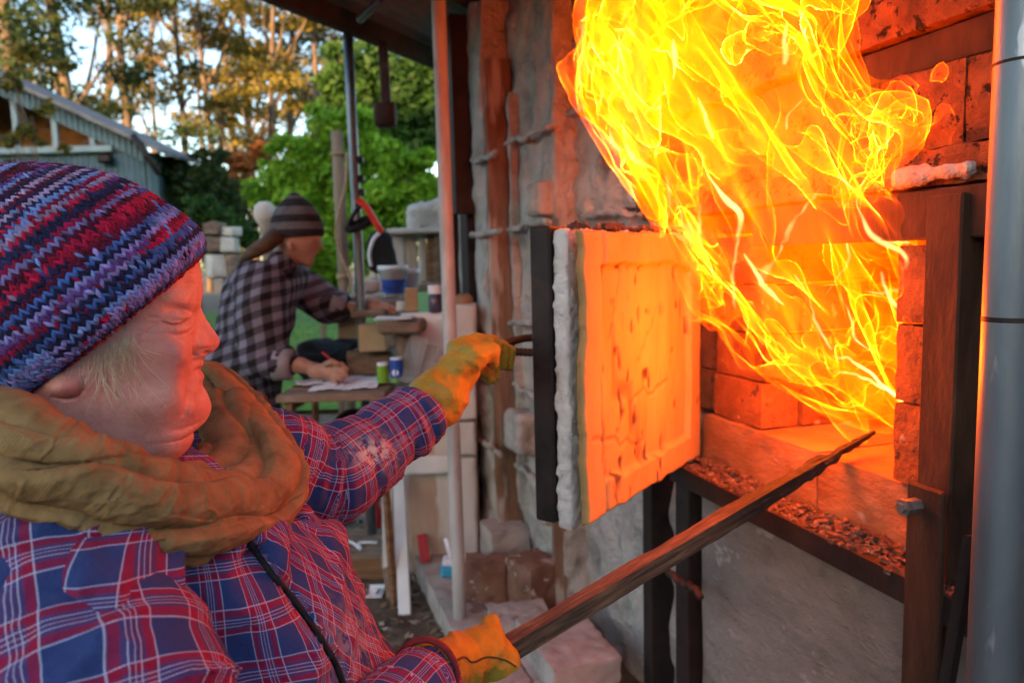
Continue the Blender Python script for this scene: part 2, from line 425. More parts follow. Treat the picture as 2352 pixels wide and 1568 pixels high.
# plastered side of the kiln, in steps
S1 = -.862
rblock('plaster_panel', -1.60, -1.372, -.15, .18, 0, 2.38, M['plaster'], .025, .018, 11, 2)
rblock('plaster_panel', -1.372, S1, -.15, .068, 0, 2.40, M['plaster'], .022, .020, 11, 3)
rblock('plaster_panel', S1-.06, -.345, -.10, .004, 1.488, 2.22, M['plaster'], .014, .016, 15, 4)
rblock('plaster_panel', S1-.05, S1, -.08, .078, 1.484, 2.18, M['plaster'], .018, .008, 16, 5, .014)
rblock('plaster_panel', S1-.06, -.31, -.12, -.022, 2.22, 2.42, M['plaster'], .03, .01, 12, 6)
rblock('plaster_panel', S1-.06, -.16, -.14, -.024, 0, 1.488, M['plaster'], .02, .018, 12, 7)
rblock('plaster_lump', -1.02, -.88, .05, .135, 1.50, 1.618, M['plaster'], .012, .007, 22, 8, .022)
rblock('plaster_lump', -1.27, -1.09, .05, .16, .60, .76, M['plaster'], .016, .008, 20, 9, .02)
rblock('plaster_lump', -1.10, -.95, .04, .12, .36, .52, M['plaster'], .016, .008, 20, 10, .02)
# rusty battens standing in the steps
rblock('timber_batten', -1.366, -1.338, .066, .176, .02, 2.14, M['rustwood'], .03, .006, 12, 11, .006)
rblock('timber_batten', -.90, -.858, .06, .11, .0, .86, M['rustwood'], .03, .006, 12, 12, .006)
rblock('timber_batten', -1.30, -1.275, .066, .10, .35, 2.0, M['plaster'], .03, .010, 14, 13, .006)
# dark steel frame at the far end
for (s0, s1, o0, o1, z1) in ((-1.72, -1.60, .10, .20, 2.38), (-1.86, -1.80, .16, .22, 2.38), (-1.60, -1.54, .178, .26, 2.36)):
    if s1 > -1.55: z0 = 1.55
    else: z0 = 0
    kbox('steel_column', s0, s1, o0, o1, z0, z1, M['darksteel'])
rblock('timber_batten', -1.80, -1.74, .14, .19, 0, 2.38, M['plaster'], .04, .004, 12, 14, .004)
# tie rods with blobs of plaster on them
def rod(name, p, q, r, mat, amp=.5, seed=0, n=16):
    P = np.linspace(kl(p), kl(q), n); P[:, 2] += .012*noise(np.stack([np.arange(n)*.4]*3, -1), seed)
    rr = r*(1+amp*np.abs(noise(np.stack([np.arange(n)*.7+3]*3, -1), seed+3)))
    return G().tube(P, rr, 8).build(name, mat, kiln, True)
def kpw(px, py, o): return onplane(px, py, F0-iK*o, iK)
for k, (a, b, o1, o2) in enumerate((((1150, 335), (1268, 290), .10, .10), ((1290, 268), (1395, 228), .03, .03), ((1085, 372), (1140, 350), .20, .20), ((1085, 540), (1150, 532), .20, .20),
      ((1160, 530), (1262, 505), .10, .10), ((1170, 878), (1262, 930), .09, .09), ((1090, 1000), (1150, 1040), .20, .20), ((1155, 1045), (1262, 1125), .09, .09), ((1150, 742), (1228, 742), .10, .10), ((1335, 497), (1478, 486), .02, .02))):
    rod('tie_rod', kpw(*a, o1), kpw(*b, o2), .0085, M['plaster'], 1.0, k)
rod('tie_rod', kpw(1535, 1316, .10), kpw(1610, 1365, .10), .008, M['rust'], .3, 40)
kbox('steel_lug', -.372, -.350, -.02, .03, 1.47, 1.56, M['darksteel'])

# render below the ledge, posts and the ledge with its ash
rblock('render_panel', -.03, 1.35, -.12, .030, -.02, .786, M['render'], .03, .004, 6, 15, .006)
kbox('steel_post', -.105, -.04, -.02, .062, 0, .786, M['darksteel'])
kbox('steel_post', -.315, -.262, -.03, .045, 0, .95, M['darksteel'])
ang = G().box((.62, -.0395, .822), (1.42, .079, .006)).box((.62, -.0825, .806), (1.42, .006, .044)).build('steel_ledge', M['darksteel'], kiln)
rng = np.random.RandomState(3)
ag = G()
for k in range(1500):
    s = rng.uniform(-.06, 1.1); o = .006+.07*rng.rand()**1.4; L = .003+.010*rng.rand()**2.2
    h = .022*np.exp(-((o-.012)/.03)**2)*(.5+.5*abs(noise(np.array([s*9, 0, 0]), 4)))
    ag.box((s, -o, .826+h*rng.rand()), (L*2.2, L, L*.6), rotz(rng.uniform(0, 3.1))@rotx(rng.uniform(-.6, .6))@roty(rng.uniform(-.5, .5)))
tag(ag.build('ash', M['ash'], kiln), kind='stuff')

# hearth, firebox
rblock('hearth_block', -.075, .34, -.30, .0, .8255, .952, M['hearth'], .016, .003, 20, 16, .004)
rblock('hearth_block', .343, .62, -.30, .002, .8255, .949, M['hearth'], .016, .003, 20, 17, .004)
rblock('hearth_tile', .14, .56, -.72, -.302, .83, .951, M['firebrick'], .03, .003, 14, 18, .006)
seedn = [100]
def brick(s0, s1, o0, o1, z0, z1, mat='firebrick', seg=.022, amp=.004, name='brick'):
    seedn[0] += 1
    return rblock(name, s0, s1, o0, o1, z0, z1, M[mat], seg, amp*.6, 30, seedn[0], .003)
# front jamb on the far side, one brick per course
zc = [.955, 1.062, 1.172, 1.283, 1.395]
for k in range(4):
    brick(-.045+.004*(k % 2), .150-.006*((k+1) % 2), -.115, -.012-.006*(k % 2), zc[k], zc[k+1]-.004)
    brick(-.135, -.049, -.115, -.03-.004*(k % 2), zc[k], zc[k+1]-.004)
    brick(.128, .152-.005*(k % 2), -.345, -.119, zc[k], zc[k+1]-.004)
    brick(.130, .154-.005*((k+1) % 2), -.60, -.349, zc[k], zc[k+1]-.004)
    brick(.560, .64, -.30, -.05, zc[k], zc[k+1]-.004)
    brick(.560, .64, -.60, -.304, zc[k], zc[k+1]-.004)
    for q in range(2): brick(.156+q*.201, .354+q*.201, -.70, -.604, zc[k], zc[k+1]-.004)
rblock('roof_slab', -.13, .64, -.70, -.06, 1.40, 1.50, M['castable'], .05, .004, 12, 31)
# near jamb
for k, (z0, z1) in enumerate(((.953, 1.09), (1.094, 1.225), (1.229, 1.358))):
    brick(.540, .622, -.10, .012, z0, z1, 'firebrick', .012, .005)
kbox('steel_post', .628, .692, -.02, .052, .0, 1.432, M['rust'])
kbox('steel_bar', .650, .716, .083, .095, -.01, .99, M['rust'])
kbox('steel_lintel', .17, 1.2, -.03, .036, 1.365, 1.4435, M['rust'])
bolt = thing('bolt', None, None)
bolt.parent = kiln; bolt.location = (.673, -.095, .958)
hexp = [(.0125*math.cos(k*math.pi/3), .0125*math.sin(k*math.pi/3)) for k in range(6)]
nutm = G().prism(hexp, 0, .022, rotx(math.pi/2)).prism([(1.12*x, 1.12*y) for x, y in hexp], .024, .030, rotx(math.pi/2))
nutm.build('nut', M['boltsteel'], bolt)
G().tube([(0, .12, 0), (0, -.036, 0)], .0072, 12).build('threaded_rod', M['boltsteel'], bolt)
for k, (z0, z1) in enumerate(((.835, 1.03), (1.034, 1.21), (1.214, 1.36))):
    brick(.735, .80, -.15, .01, z0, z1, 'castable', .014, .006); brick(.804, 1.0, -.15, .0, z0, z1, 'castable', .02, .006)
    brick(1.004, 1.3, -.15, .0, z0, z1, 'castable', .03, .006)
# rough courses and the steel channel above the mouth
def course(z0, z1, o1, cuts, seg=.018, amp=.007, mat='castable'):
    for a, b in zip(cuts[:-1], cuts[1:]):
        seedn[0] += 1
        rblock('refractory_block', a, b-.006, -.16, o1+.003*(seedn[0] % 3), z0, z1, M[mat], seg, amp*.7, 30, seedn[0], .004)
course(1.448, 1.505, .030, [-.33, .02, .40, .86, 1.35])
course(1.508, 1.636, .006, [-.33, .19, .655, 1.35], .014)
kbox('steel_channel', -.33, 1.35, -.10, -.012, 1.640, 1.698, M['rust'])
course(1.701, 1.87, .010, [-.33, .28, .80, 1.35], .014)
course(1.874, 2.05, .0, [-.33, .1, .52, 1.35], .03)
course(2.054, 2.40, -.02, [-.33, .4, 1.35], .05)
rblock('plaster_panel', -.36, -.335, -.12, .006, 1.45, 2.4, M['plaster'], .03, .006, 12, 60)
# body of the kiln behind its skin
kbox('kiln_core', -1.84, 1.33, -2.2, -.73, 0, 2.35, M['plaster'])
kbox('kiln_core', -1.84, -.17, -.72, -.16, 0, 2.35, M['plaster'])
kbox('kiln_core', .66, 1.33, -.72, -.16, 0, 2.35, M['plaster'])
kbox('kiln_core', -.15, .65, -.72, -.165, 1.52, 2.35, M['plaster'])
kbox('kiln_core', -.15, .65, -.72, -.125, 0, .82, M['plaster'])
# lump of mortar hanging on the lintel course
rblock('mortar_lump', .56, .70, .03, .055, 1.452, 1.478, M['plaster'], .008, .009, 40, 71, .012)

# ------------------------------------------------------------------ the open door (part of the kiln) with lining and handle
Hd = np.array([.478, 1.85, 0]); Ed = np.array([.131, 1.355, 0]); dD = nrm(Ed-Hd); nD = np.array([-dD[1], dD[0], 0]); LD = np.linalg.norm(Ed-Hd)
if nD[1] > 0: nD = -nD
DM = np.stack([dD, nD, [0, 0, 1.0]])                # rows: along the door, out of its inner face, up
def dk(V): return kl(Hd+np.asarray(V, float)@DM)     # door coordinates -> kiln coordinates
dg = G(); dg.box((LD/2-.003, -.0885, 1.125), (LD+.016, .046, .572), bev=.004)
V, F = dg.V[0], dg.F
door = mesh('door', dk(V), F[::1], M['darksteel'], kiln)
# lining: a slab with border, pits and ragged edges
nx_, nz_ = 130, 130
def lining():
    gx = np.linspace(0, 1, nx_+1); gz = np.linspace(0, 1, nz_+1)
    X, Z = np.meshgrid(gx, gz, indexing='ij')
    rag = lambda t, sd, a: a*fbm(np.stack([t*14, t*0+sd, t*0], -1), sd, 4)
    x = .012+X*(LD-.012) + (X-.5).clip(0)*2*rag(Z, 31, .006)
    z0 = .838+rag(X, 32, .0035)+.004; z1 = 1.402-.055*np.clip((.35-X)/.35, 0, 1)**1.6+rag(X, 33, .003)
    z = z0+(z1-z0)*Z
    P = np.stack([x*9, z*9, x*0], -1)
    edge = np.minimum(np.minimum(X, 1-X)/.5, np.minimum(Z, 1-Z)/.5)*.5
    border = np.clip((.125-edge+.008*noise(np.stack([x*12, z*12, x*0], -1), 39))/.012, 0, 1)
    y = -.010+.013*border+.0018*fbm(np.stack([x*16, z*4, x*0], -1), 34, 4)
    pit = np.clip(noise(np.stack([x*55, z*30, x*0+2], -1), 35)-.62, 0, 1); y -= .012*pit*(1-border)
    pit2 = np.clip(noise(np.stack([x*26+3, z*13, x*0+9], -1), 36)-.62, 0, 1); y -= .016*pit2*(1-border)
    y -= .012*np.exp(-((X-.86)/.008)**2)*(.4+.6*np.abs(noise(np.stack([z*20, z*0, z*0], -1), 38)))
    y -= .014*np.clip((.012-edge)/.012, 0, 1)**2
    crack = np.zeros_like(x)
    for (xa, za, xb, zb_) in ((.52, .18, .95, .30), (.40, .70, .55, .52), (.30, .40, .62, .36), (.70, .85, .80, .60)):
        t = np.clip(((X-xa)*(xb-xa)+(Z-za)*(zb_-za))/((xb-xa)**2+(zb_-za)**2), 0, 1); wob = .02*noise(np.stack([t*9, t*0+xa*9, t*0], -1), 41)
        crack = np.maximum(crack, np.exp(-(np.hypot(X-xa-t*(xb-xa), Z-za-t*(zb_-za)+wob)/.007)**2))
    streak = np.exp(-((X-.845)/.012)**2)*np.clip(.4+noise(np.stack([z*14, z*0, x*0], -1), 42), 0, 1)*(1-border)
    soot = np.clip(pit*5*(1-border)+pit2*2.2*(1-border)+crack*.45+streak*.7+np.clip((.006-edge)/.006, 0, 1)*.5, 0, 1)
    return x, y-.005*crack, z, soot
x, y, z, soot = lining()
front = np.stack([x, y, z], -1)
rings = [front]
nb = 7
Vl = [front.reshape(-1, 3)]
i, j = np.meshgrid(np.arange(nx_), np.arange(nz_), indexing='ij'); a = (i*(nz_+1)+j).ravel()
Fl = [np.stack([a, a+nz_+1, a+nz_+2, a+1], 1)]
mesh('heat_lining', dk(Vl[0]), Fl[0][:, ::-1], M['lining'], door, True, attrs={'soot': soot.ravel()})
# ragged fibre blanket between lining and steel
V, F = rough_block((LD-.004, .032, .575), .006, .0035, 90, 77, .006)
fz = dk(V+np.array([LD/2+.004, -.0465, 1.118])); mesh('fibre_blanket', fz, F, M['fibre'], door, True)
cg = G()                           # crumbs on top of the door
for k in range(60):
    s = rng.uniform(.05, LD-.02); cg.box((s, rng.uniform(-.05, -.01), 1.405+.01*rng.rand()), tuple(.004+.012*rng.rand(3)), rotz(rng.uniform(0, 3))@rotx(rng.uniform(-.7, .7)))
mesh('crumbs', dk(np.concatenate(cg.V)), cg.F, M['ash'], door)
# handle: a bent reinforcing bar
hz = 1.167
def hb(s, out, dz): return dk(np.array([s, -.108-out, hz+dz]))
hp = smoothpath([hb(LD-.03, 0, .0), hb(LD-.03, .085, -.001), hb(LD-.03, .118, 0), hb(LD-.075, .132, .005), hb(LD-.15, .122, .012), hb(LD-.165, .085, .012), hb(LD-.165, 0, .012)], 8)
t_ = np.arange(len(hp)); hh = G().tube(hp, .0075, 10)
mesh('handle', np.concatenate(hh.V), hh.F, M['rust'], door, True)
rb = G()
for q in np.linspace(0, len(hp)-1.01, 60):
    k = int(q); p = hp[k]+(hp[k+1]-hp[k])*(q-k); d = nrm(hp[k+1]-hp[k])
    rb.tube([p-d*.0012, p+d*.0012], .0088, 8)
mesh('rebar_rib', np.concatenate(rb.V), rb.F, M['rust'], door)['kind'] = 'stuff'
for zz in (.90, 1.34):             # hinges
    hg = G().tube([(-.01, -.06, zz-.04), (-.01, -.06, zz+.04)], .012, 10)
    mesh('hinge', dk(np.concatenate(hg.V)), hg.F, M['darksteel'], door)

# ------------------------------------------------------------------ pipes and posts
def pole(name, label, px, py, Y, r, z0, z1, mat, cat='pole', n=24, group=None):
    c = U(px, py, Y); t = thing(name, label, cat, (c[0], c[1], z0), group=group)
    V, F = tubemesh(np.stack([np.zeros(9), np.zeros(9), np.linspace(0, z1-z0, 9)], -1), r, n)
    mesh('tube', V, F, mat, t, True)
    return t, c
tp, cpipe = pole('steel_pipe', 'thick galvanised pipe standing upright close in front of the kiln mouth', 2286, 1500, .88, .0305, 0, 2.40, M['galv'], 'pipe', 36)
for zz, ll in ((1.265, .02), (1.56, .012)):            # dark scratches / tape ends
    G().tube([(0, 0, zz-ll*.15), (0, 0, zz+ll*.15)], .0309, 36, cap=False).build('dark_mark', M['darksteel'], tp, True)
pole('support_pole', 'whitewashed steel pole carrying the lean-to roof nearest the kiln', 1028, 600, 2.5, .0235, 0, 2.40, M['oldpole'])
lp, _c = pole('support_pole', 'thin grey steel pole holding up the outer roof beam beside the rope-tied post', 812, 350, 3.3, .0215, 0, 2.33, M['galv'])
for pz in (1.66, 1.72, 1.80): G().box((.026, 0, pz), (.03, .03, .03), bev=.004).build('clamp', M['darksteel'], lp)
# leaning flat bar at the pipe
p0 = U(2170, 1600, .96); p1 = U(2232, 1230, .96)
fb = G().tube([p0, p1], .012, 4, flat=.35); tag(fb.build('flat_bar', M['darksteel'], origin=p0), 'blackened flat steel bar leaning between the kiln post and the thick pipe', 'bar')

# ------------------------------------------------------------------ lean-to roof
roof = thing('lean_to_roof', 'dark corrugated lean-to roof sheltering the kiln and benches', 'roof', (-1.0, 2.77, 2.38))
bd = nrm([.454, .891, 0]); bp = np.array([.891, -.454, 0]); b0 = np.array([-1.5, 1.77, 0])
RB = np.stack([bd, bp, [0, 0, 1.0]])
def rl(V): return b0+np.asarray(V, float)@RB-np.array([-1.0, 2.77, 2.38])
gb = G().box((.8, 0, 2.40), (4.6, .05, .09), bev=.004); mesh('roof_beam', rl(gb.V[0]), gb.F, M['roofbeam'], roof)
for q, dx_ in enumerate((.55, 1.15, 1.75)):
    gb = G().box((.9, dx_, 2.43), (4.4, .045, .06), bev=.004); mesh('purlin', rl(gb.V[0]), gb.F, M['roofbeam'], roof)
for q in range(3):                 # three lapped corrugated sheets
    nA, nB = 2, 110
    tt = np.linspace(-.10+q*.76, .70+q*.76, nB+1); V = []
    for s in np.linspace(-1.4, 3.2, nA+1):
        for t in tt: V.append((s, t, 2.478+.012*math.sin(t*2*math.pi/.076)+.004*q))
    nV = len(V); V += [(a, b, c+.0035) for a, b, c in V]
    F = [(i*(nB+1)+j, (i+1)*(nB+1)+j, (i+1)*(nB+1)+j+1, i*(nB+1)+j+1) for i in range(nA) for j in range(nB)]
    F += [tuple(v+nV for v in f[::-1]) for f in F]
    mesh('roof_sheet', rl(V), F, M['tin'], roof, True)
st = G().tube([U(826, 46, 3.15), U(872, 2, 2.95)], .016, 8); mesh('brace', np.concatenate(st.V)-np.array([-1.0, 2.77, 2.38]), st.F, M['galv'], roof, True)
# hanging hammer-shaped timber
hc = U(876, 60, 3.5); hb_ = U(876, 265, 3.5)
hm = thing('hanging_mallet', 'dark wooden paddle hanging block-down from the roof beam', 'mallet', (hc[0], hc[1], hb_[2]))
G().box((.005, 0, (2.36-hb_[2])/2+.02), (.042, .042, 2.36-hb_[2]-.06), roty(-.02), .005).build('shaft', M['roofbeam'], hm)
V, F = rough_block((.098, .085, .108), .02, .003, 20, 5, .012); V[:, :2] *= (1+.9*(V[:, 2:3]))
mesh('head', V, F, M['roofbeam'], hm, True)
# ------------------------------------------------------------------ flames: nested sheets of burning gas, brightest where a sheet is seen edge-on
def flame_mat(name, lo, hi, gain, white=0.0):
    m_ = bpy.data.materials.new(name); m_.use_nodes = True; nt = m_.node_tree; nt.nodes.clear()
    out = _n(nt, 'ShaderNodeOutputMaterial'); add = _n(nt, 'ShaderNodeAddShader'); tr = _n(nt, 'ShaderNodeBsdfTransparent'); em = _n(nt, 'ShaderNodeEmission')
    ge = _n(nt, 'ShaderNodeNewGeometry'); dt = _n(nt, 'ShaderNodeVectorMath', operation='DOT_PRODUCT')
    nt.links.new(ge.outputs['Normal'], dt.inputs[0]); nt.links.new(ge.outputs['Incoming'], dt.inputs[1])
    ab = math_(nt, 'ABSOLUTE', dt.outputs['Value'])
    thick = math_(nt, 'DIVIDE', .20, math_(nt, 'ADD', ab, .15))       # path length through a thin sheet
    at = _n(nt, 'ShaderNodeAttribute'); at.attribute_name = 'burn'
    s = math_(nt, 'MULTIPLY', thick, at.outputs['Fac'])
    s2 = math_(nt, 'MULTIPLY', math_(nt, 'POWER', s, 1.5), gain)
    # hotter -> yellower -> whiter
    c = ramp(nt, [(0, lo), (.4, hi), (.8, (1.0, .22, .008)), (1.0, (1.0, .42, .10))], math_(nt, 'MULTIPLY', s, .7, True)).outputs[0]
    nt.links.new(c, em.inputs['Color']); nt.links.new(s2, em.inputs['Strength'])
    nt.links.new(tr.outputs[0], add.inputs[0]); nt.links.new(em.outputs[0], add.inputs[1]); nt.links.new(add.outputs[0], out.inputs['Surface'])
    return m_
M['fire'] = flame_mat('burning_gas', (1.0, .06, .0003), (1.0, .13, .0006), 1.75)
def emis(name, col, st):
    m_ = bpy.data.materials.new(name); m_.use_nodes = True; nt = m_.node_tree; nt.nodes.clear()
    out = _n(nt, 'ShaderNodeOutputMaterial'); add = _n(nt, 'ShaderNodeAddShader'); tr = _n(nt, 'ShaderNodeBsdfTransparent'); em = _n(nt, 'ShaderNodeEmission')
    ge = _n(nt, 'ShaderNodeNewGeometry'); dt = _n(nt, 'ShaderNodeVectorMath', operation='DOT_PRODUCT')
    nt.links.new(ge.outputs['Normal'], dt.inputs[0]); nt.links.new(ge.outputs['Incoming'], dt.inputs[1])
    ab = math_(nt, 'ABSOLUTE', dt.outputs['Value'])                    # soft-edged strands: thickest through the middle
    at = _n(nt, 'ShaderNodeAttribute'); at.attribute_name = 'burn'
    s = math_(nt, 'MULTIPLY', math_(nt, 'MULTIPLY', math_(nt, 'POWER', ab, 2.6), at.outputs['Fac']), st)
    em.inputs['Color'].default_value = (*col, 1); nt.links.new(s, em.inputs['Strength'])
    nt.links.new(tr.outputs[0], add.inputs[0]); nt.links.new(em.outputs[0], add.inputs[1]); nt.links.new(add.outputs[0], out.inputs['Surface'])
    return m_
M['strand'] = emis('white_hot_gas', (1.0, .40, .12), .42)

flame = thing('flames', 'tall tongue of yellow flame bursting out of the open firebox and curling upward', 'fire', kw(.35, -.15, .96))
FO = np.array(flame.location)
Q1, Q2, Q3 = U(2070, 900, 1.50), U(2080, 300, 1.10), U(1400, 200, 1.80)
fn = nrm(np.cross(Q2-Q1, Q3-Q1)); fn = fn if fn[1] > 0 else -fn
fx = nrm(np.cross([0, 0, 1.0], fn)); fx = fx if fx[0] > 0 else -fx
fy = nrm(np.cross(fn, fx)); fy = fy if fy[2] > 0 else -fy
def fpl(px, py): P = onplane(px, py, Q1, fn)-Q1; return (P@fx, P@fy)
OUT = [(1335, -60), (1330, 100), (1345, 180), (1385, 215), (1395, 250), (1440, 270), (1450, 330), (1500, 355), (1522, 400), (1522, 470), (1560, 540), (1600, 590), (1640, 680), (1680, 722), (1735, 705), (1770, 745),
       (1800, 790), (1880, 855), (1960, 885), (2010, 912), (2068, 948), (2120, 960), (2130, 640), (2100, 570), (2060, 530), (2040, 470), (2020, 440), (2070, 400), (2085, 370), (2100, 300), (2085, 260), (2040, 240), (2000, 235),
       (1988, 290), (1960, 262), (1920, 245), (1895, 200), (1890, 130), (1925, 90), (1935, 30), (1910, -60)]
OUT = [(x_+48*min(1, max(0, (1760-x_)/200)), y_) for x_, y_ in OUT]
poly = np.array([fpl(*p) for p in OUT])
def sd_poly(p, v):
    d = np.full(p.shape[:-1], 1e9); sgn = np.ones(p.shape[:-1]); n = len(v)
    for i in range(n):
        a, b = v[i], v[i-1]; e = b-a; wv = p-a
        t = np.clip((wv@e)/(e@e), 0, 1); q = wv-t[..., None]*e; d = np.minimum(d, (q**2).sum(-1))
        c1 = p[..., 1] >= a[1]; c2 = p[..., 1] < b[1]; c3 = e[0]*wv[..., 1] > e[1]*wv[..., 0]
        al = (c1 & c2 & c3) | (~c1 & ~c2 & ~c3); sgn = np.where(al, -sgn, sgn)
    return sgn*np.sqrt(d)
h = .0078
lo = np.array([poly[:, 0].min()-.06, poly[:, 1].min()-.05, -.17]); hi = np.array([poly[:, 0].max()+.05, poly[:, 1].max()+.02, .17])
fld = Field(lo, hi, h); P = fld.P
flow = P*np.array([1.0, .36, 1.0], np.float32)                        # structures are drawn out along the rising gas
sets = []
for k, (lev, wamp, wf, seed) in enumerate(((.000, .014, 13, 200), (.016, .050, 8, 210), (.032, .070, 8, 220), (.046, .085, 9, 230))):
    wv = np.stack([fbm(flow*wf+c*17.0, seed+c*3, 2) for c in range(3)], -1)*wamp
    p = P+wv*np.array([1, .8, 1.3], np.float32)
    d2 = sd_poly(p[..., :2].astype(np.float64), poly)
    f = d2+5.5*p[..., 2]**2+lev-.004
    f = f+(.010+.016*min(k, 2))*fbm(flow*(17+4*k)+5.0, seed+9, 2)
    V, F = nets(f, lo, h)
    if k < 2: V, F = biggest(V, F)
    W = Q1+V[:, :1]*fx+V[:, 1:2]*fy+V[:, 2:3]*fn
    hv = fbm((V*np.array([1, .4, 1]))*(11+4*k)+k, seed+12, 4)
    up = np.clip((V[:, 1]-poly[:, 1].min())/(np.ptp(poly[:, 1])), 0, 1)
    # thinner, redder gas towards the mouth on the near side; denser in the tall column
    xx = (V[:, 0]-poly[:, 0].min())/np.ptp(poly[:, 0])
    thin = np.exp(-(((xx-.86)/.2)**2+((up-.33)/.22)**2))
    heat = np.clip(.58+.85*hv, .05, 1.7)*(1-.55*thin)*(.75+.35*up)
    heat *= np.clip((lo[1]+np.ptp(poly[:, 1])*1.2-V[:, 1]), 0, 1)*0+1
    o = mesh('flame_sheet', W-FO, F, M['fire'], flame, True, attrs={'burn': heat}); sets.append(o)
# folded curtains of gas inside the body
for k, (c0, seed, am) in enumerate(((-.055, 240, .17), (.0, 246, .20), (.05, 252, .17))):
    p = P+np.stack([fbm(flow*7+c*17.0, seed+c, 2) for c in range(3)], -1)*.06
    gsc = p[..., 2]-c0+am*fbm(p*np.array([7, 2.2, 4], np.float32)+k*9., seed+3, 2)
    dd_ = (sd_poly(P[..., :2].astype(np.float64), poly)+5.5*P[..., 2]**2+.012*fbm(flow*14, seed+5, 2)).astype(np.float32)
    V, F = nets(gsc, lo, h)
    q = np.clip(((V-lo)/h).round().astype(int), 0, np.array(dd_.shape)-1); ins = dd_[q[:, 0], q[:, 1], q[:, 2]]
    F = F[(ins[F] < .004).all(1)]
    used = np.unique(F); rm = np.full(len(V), -1); rm[used] = np.arange(len(used)); V, F, ins = V[used], rm[F], ins[used]
    up = np.clip((V[:, 1]-poly[:, 1].min())/(np.ptp(poly[:, 1])), 0, 1)
    hv = fbm((V*np.array([1, .35, 1]))*12+k*3, seed+8, 3)
    heat = np.clip(.62+.75*hv, .10, 1.6)*np.clip(-ins/.028, 0, 1)*(.85+.3*up)
    W = Q1+V[:, :1]*fx+V[:, 1:2]*fy+V[:, 2:3]*fn
    mesh('flame_sheet', W-FO, F, M['fire'], flame, True, attrs={'burn': heat})
# the glowing body of gas inside the sheets
mv = bpy.data.materials.new('glowing_gas'); mv.use_nodes = True; nt = mv.node_tree; nt.nodes.clear()
out = _n(nt, 'ShaderNodeOutputMaterial'); ev = _n(nt, 'ShaderNodeEmission')
tcz = _n(nt, 'ShaderNodeTexCoord'); sz_ = _n(nt, 'ShaderNodeSeparateXYZ'); nt.links.new(tcz.outputs['Object'], sz_.inputs[0]); hz_ = ramp(nt, [(.12, g(.72)), (.45, g(.85)), (.62, g(1.0))], sz_.outputs[2]).outputs[0]
vv = coordn(nt, (1, 1, .40), False); nn = noisen(nt, vv, 7.5, 2, .55, .8)
k_ = ramp(nt, [(.40, g(.02)), (.51, g(.30)), (.63, g(1.0))], nn).outputs[0]
nt.links.new(ramp(nt, [(0, (1, .045, .0002)), (1, (1, .118, .0004))], k_).outputs[0], ev.inputs['Color'])
nt.links.new(math_(nt, 'MULTIPLY', math_(nt, 'MULTIPLY', k_, hz_), 3.0), ev.inputs['Strength']); ab_ = _n(nt, 'ShaderNodeVolumeAbsorption'); ab_.inputs['Color'].default_value = (0, 0, 0, 1); nt.links.new(math_(nt, 'ADD', math_(nt, 'MULTIPLY', k_, 3.2), 1.2), ab_.inputs['Density']); av = _n(nt, 'ShaderNodeAddShader'); nt.links.new(ev.outputs[0], av.inputs[0]); nt.links.new(ab_.outputs[0], av.inputs[1]); nt.links.new(av.outputs[0], out.inputs['Volume'])
try: mv.cycles.volume_step_rate = .35
except Exception: pass
p = P+np.stack([fbm(flow*10+c*17.0, 260+c*3, 2) for c in range(3)], -1)*.045
f = sd_poly(p[..., :2].astype(np.float64), poly)+5.5*p[..., 2]**2+.016
V, F = biggest(*nets(f, lo, h))
mesh('flame_body', Q1+V[:, :1]*fx+V[:, 1:2]*fy+V[:, 2:3]*fn-FO, F, mv, flame)
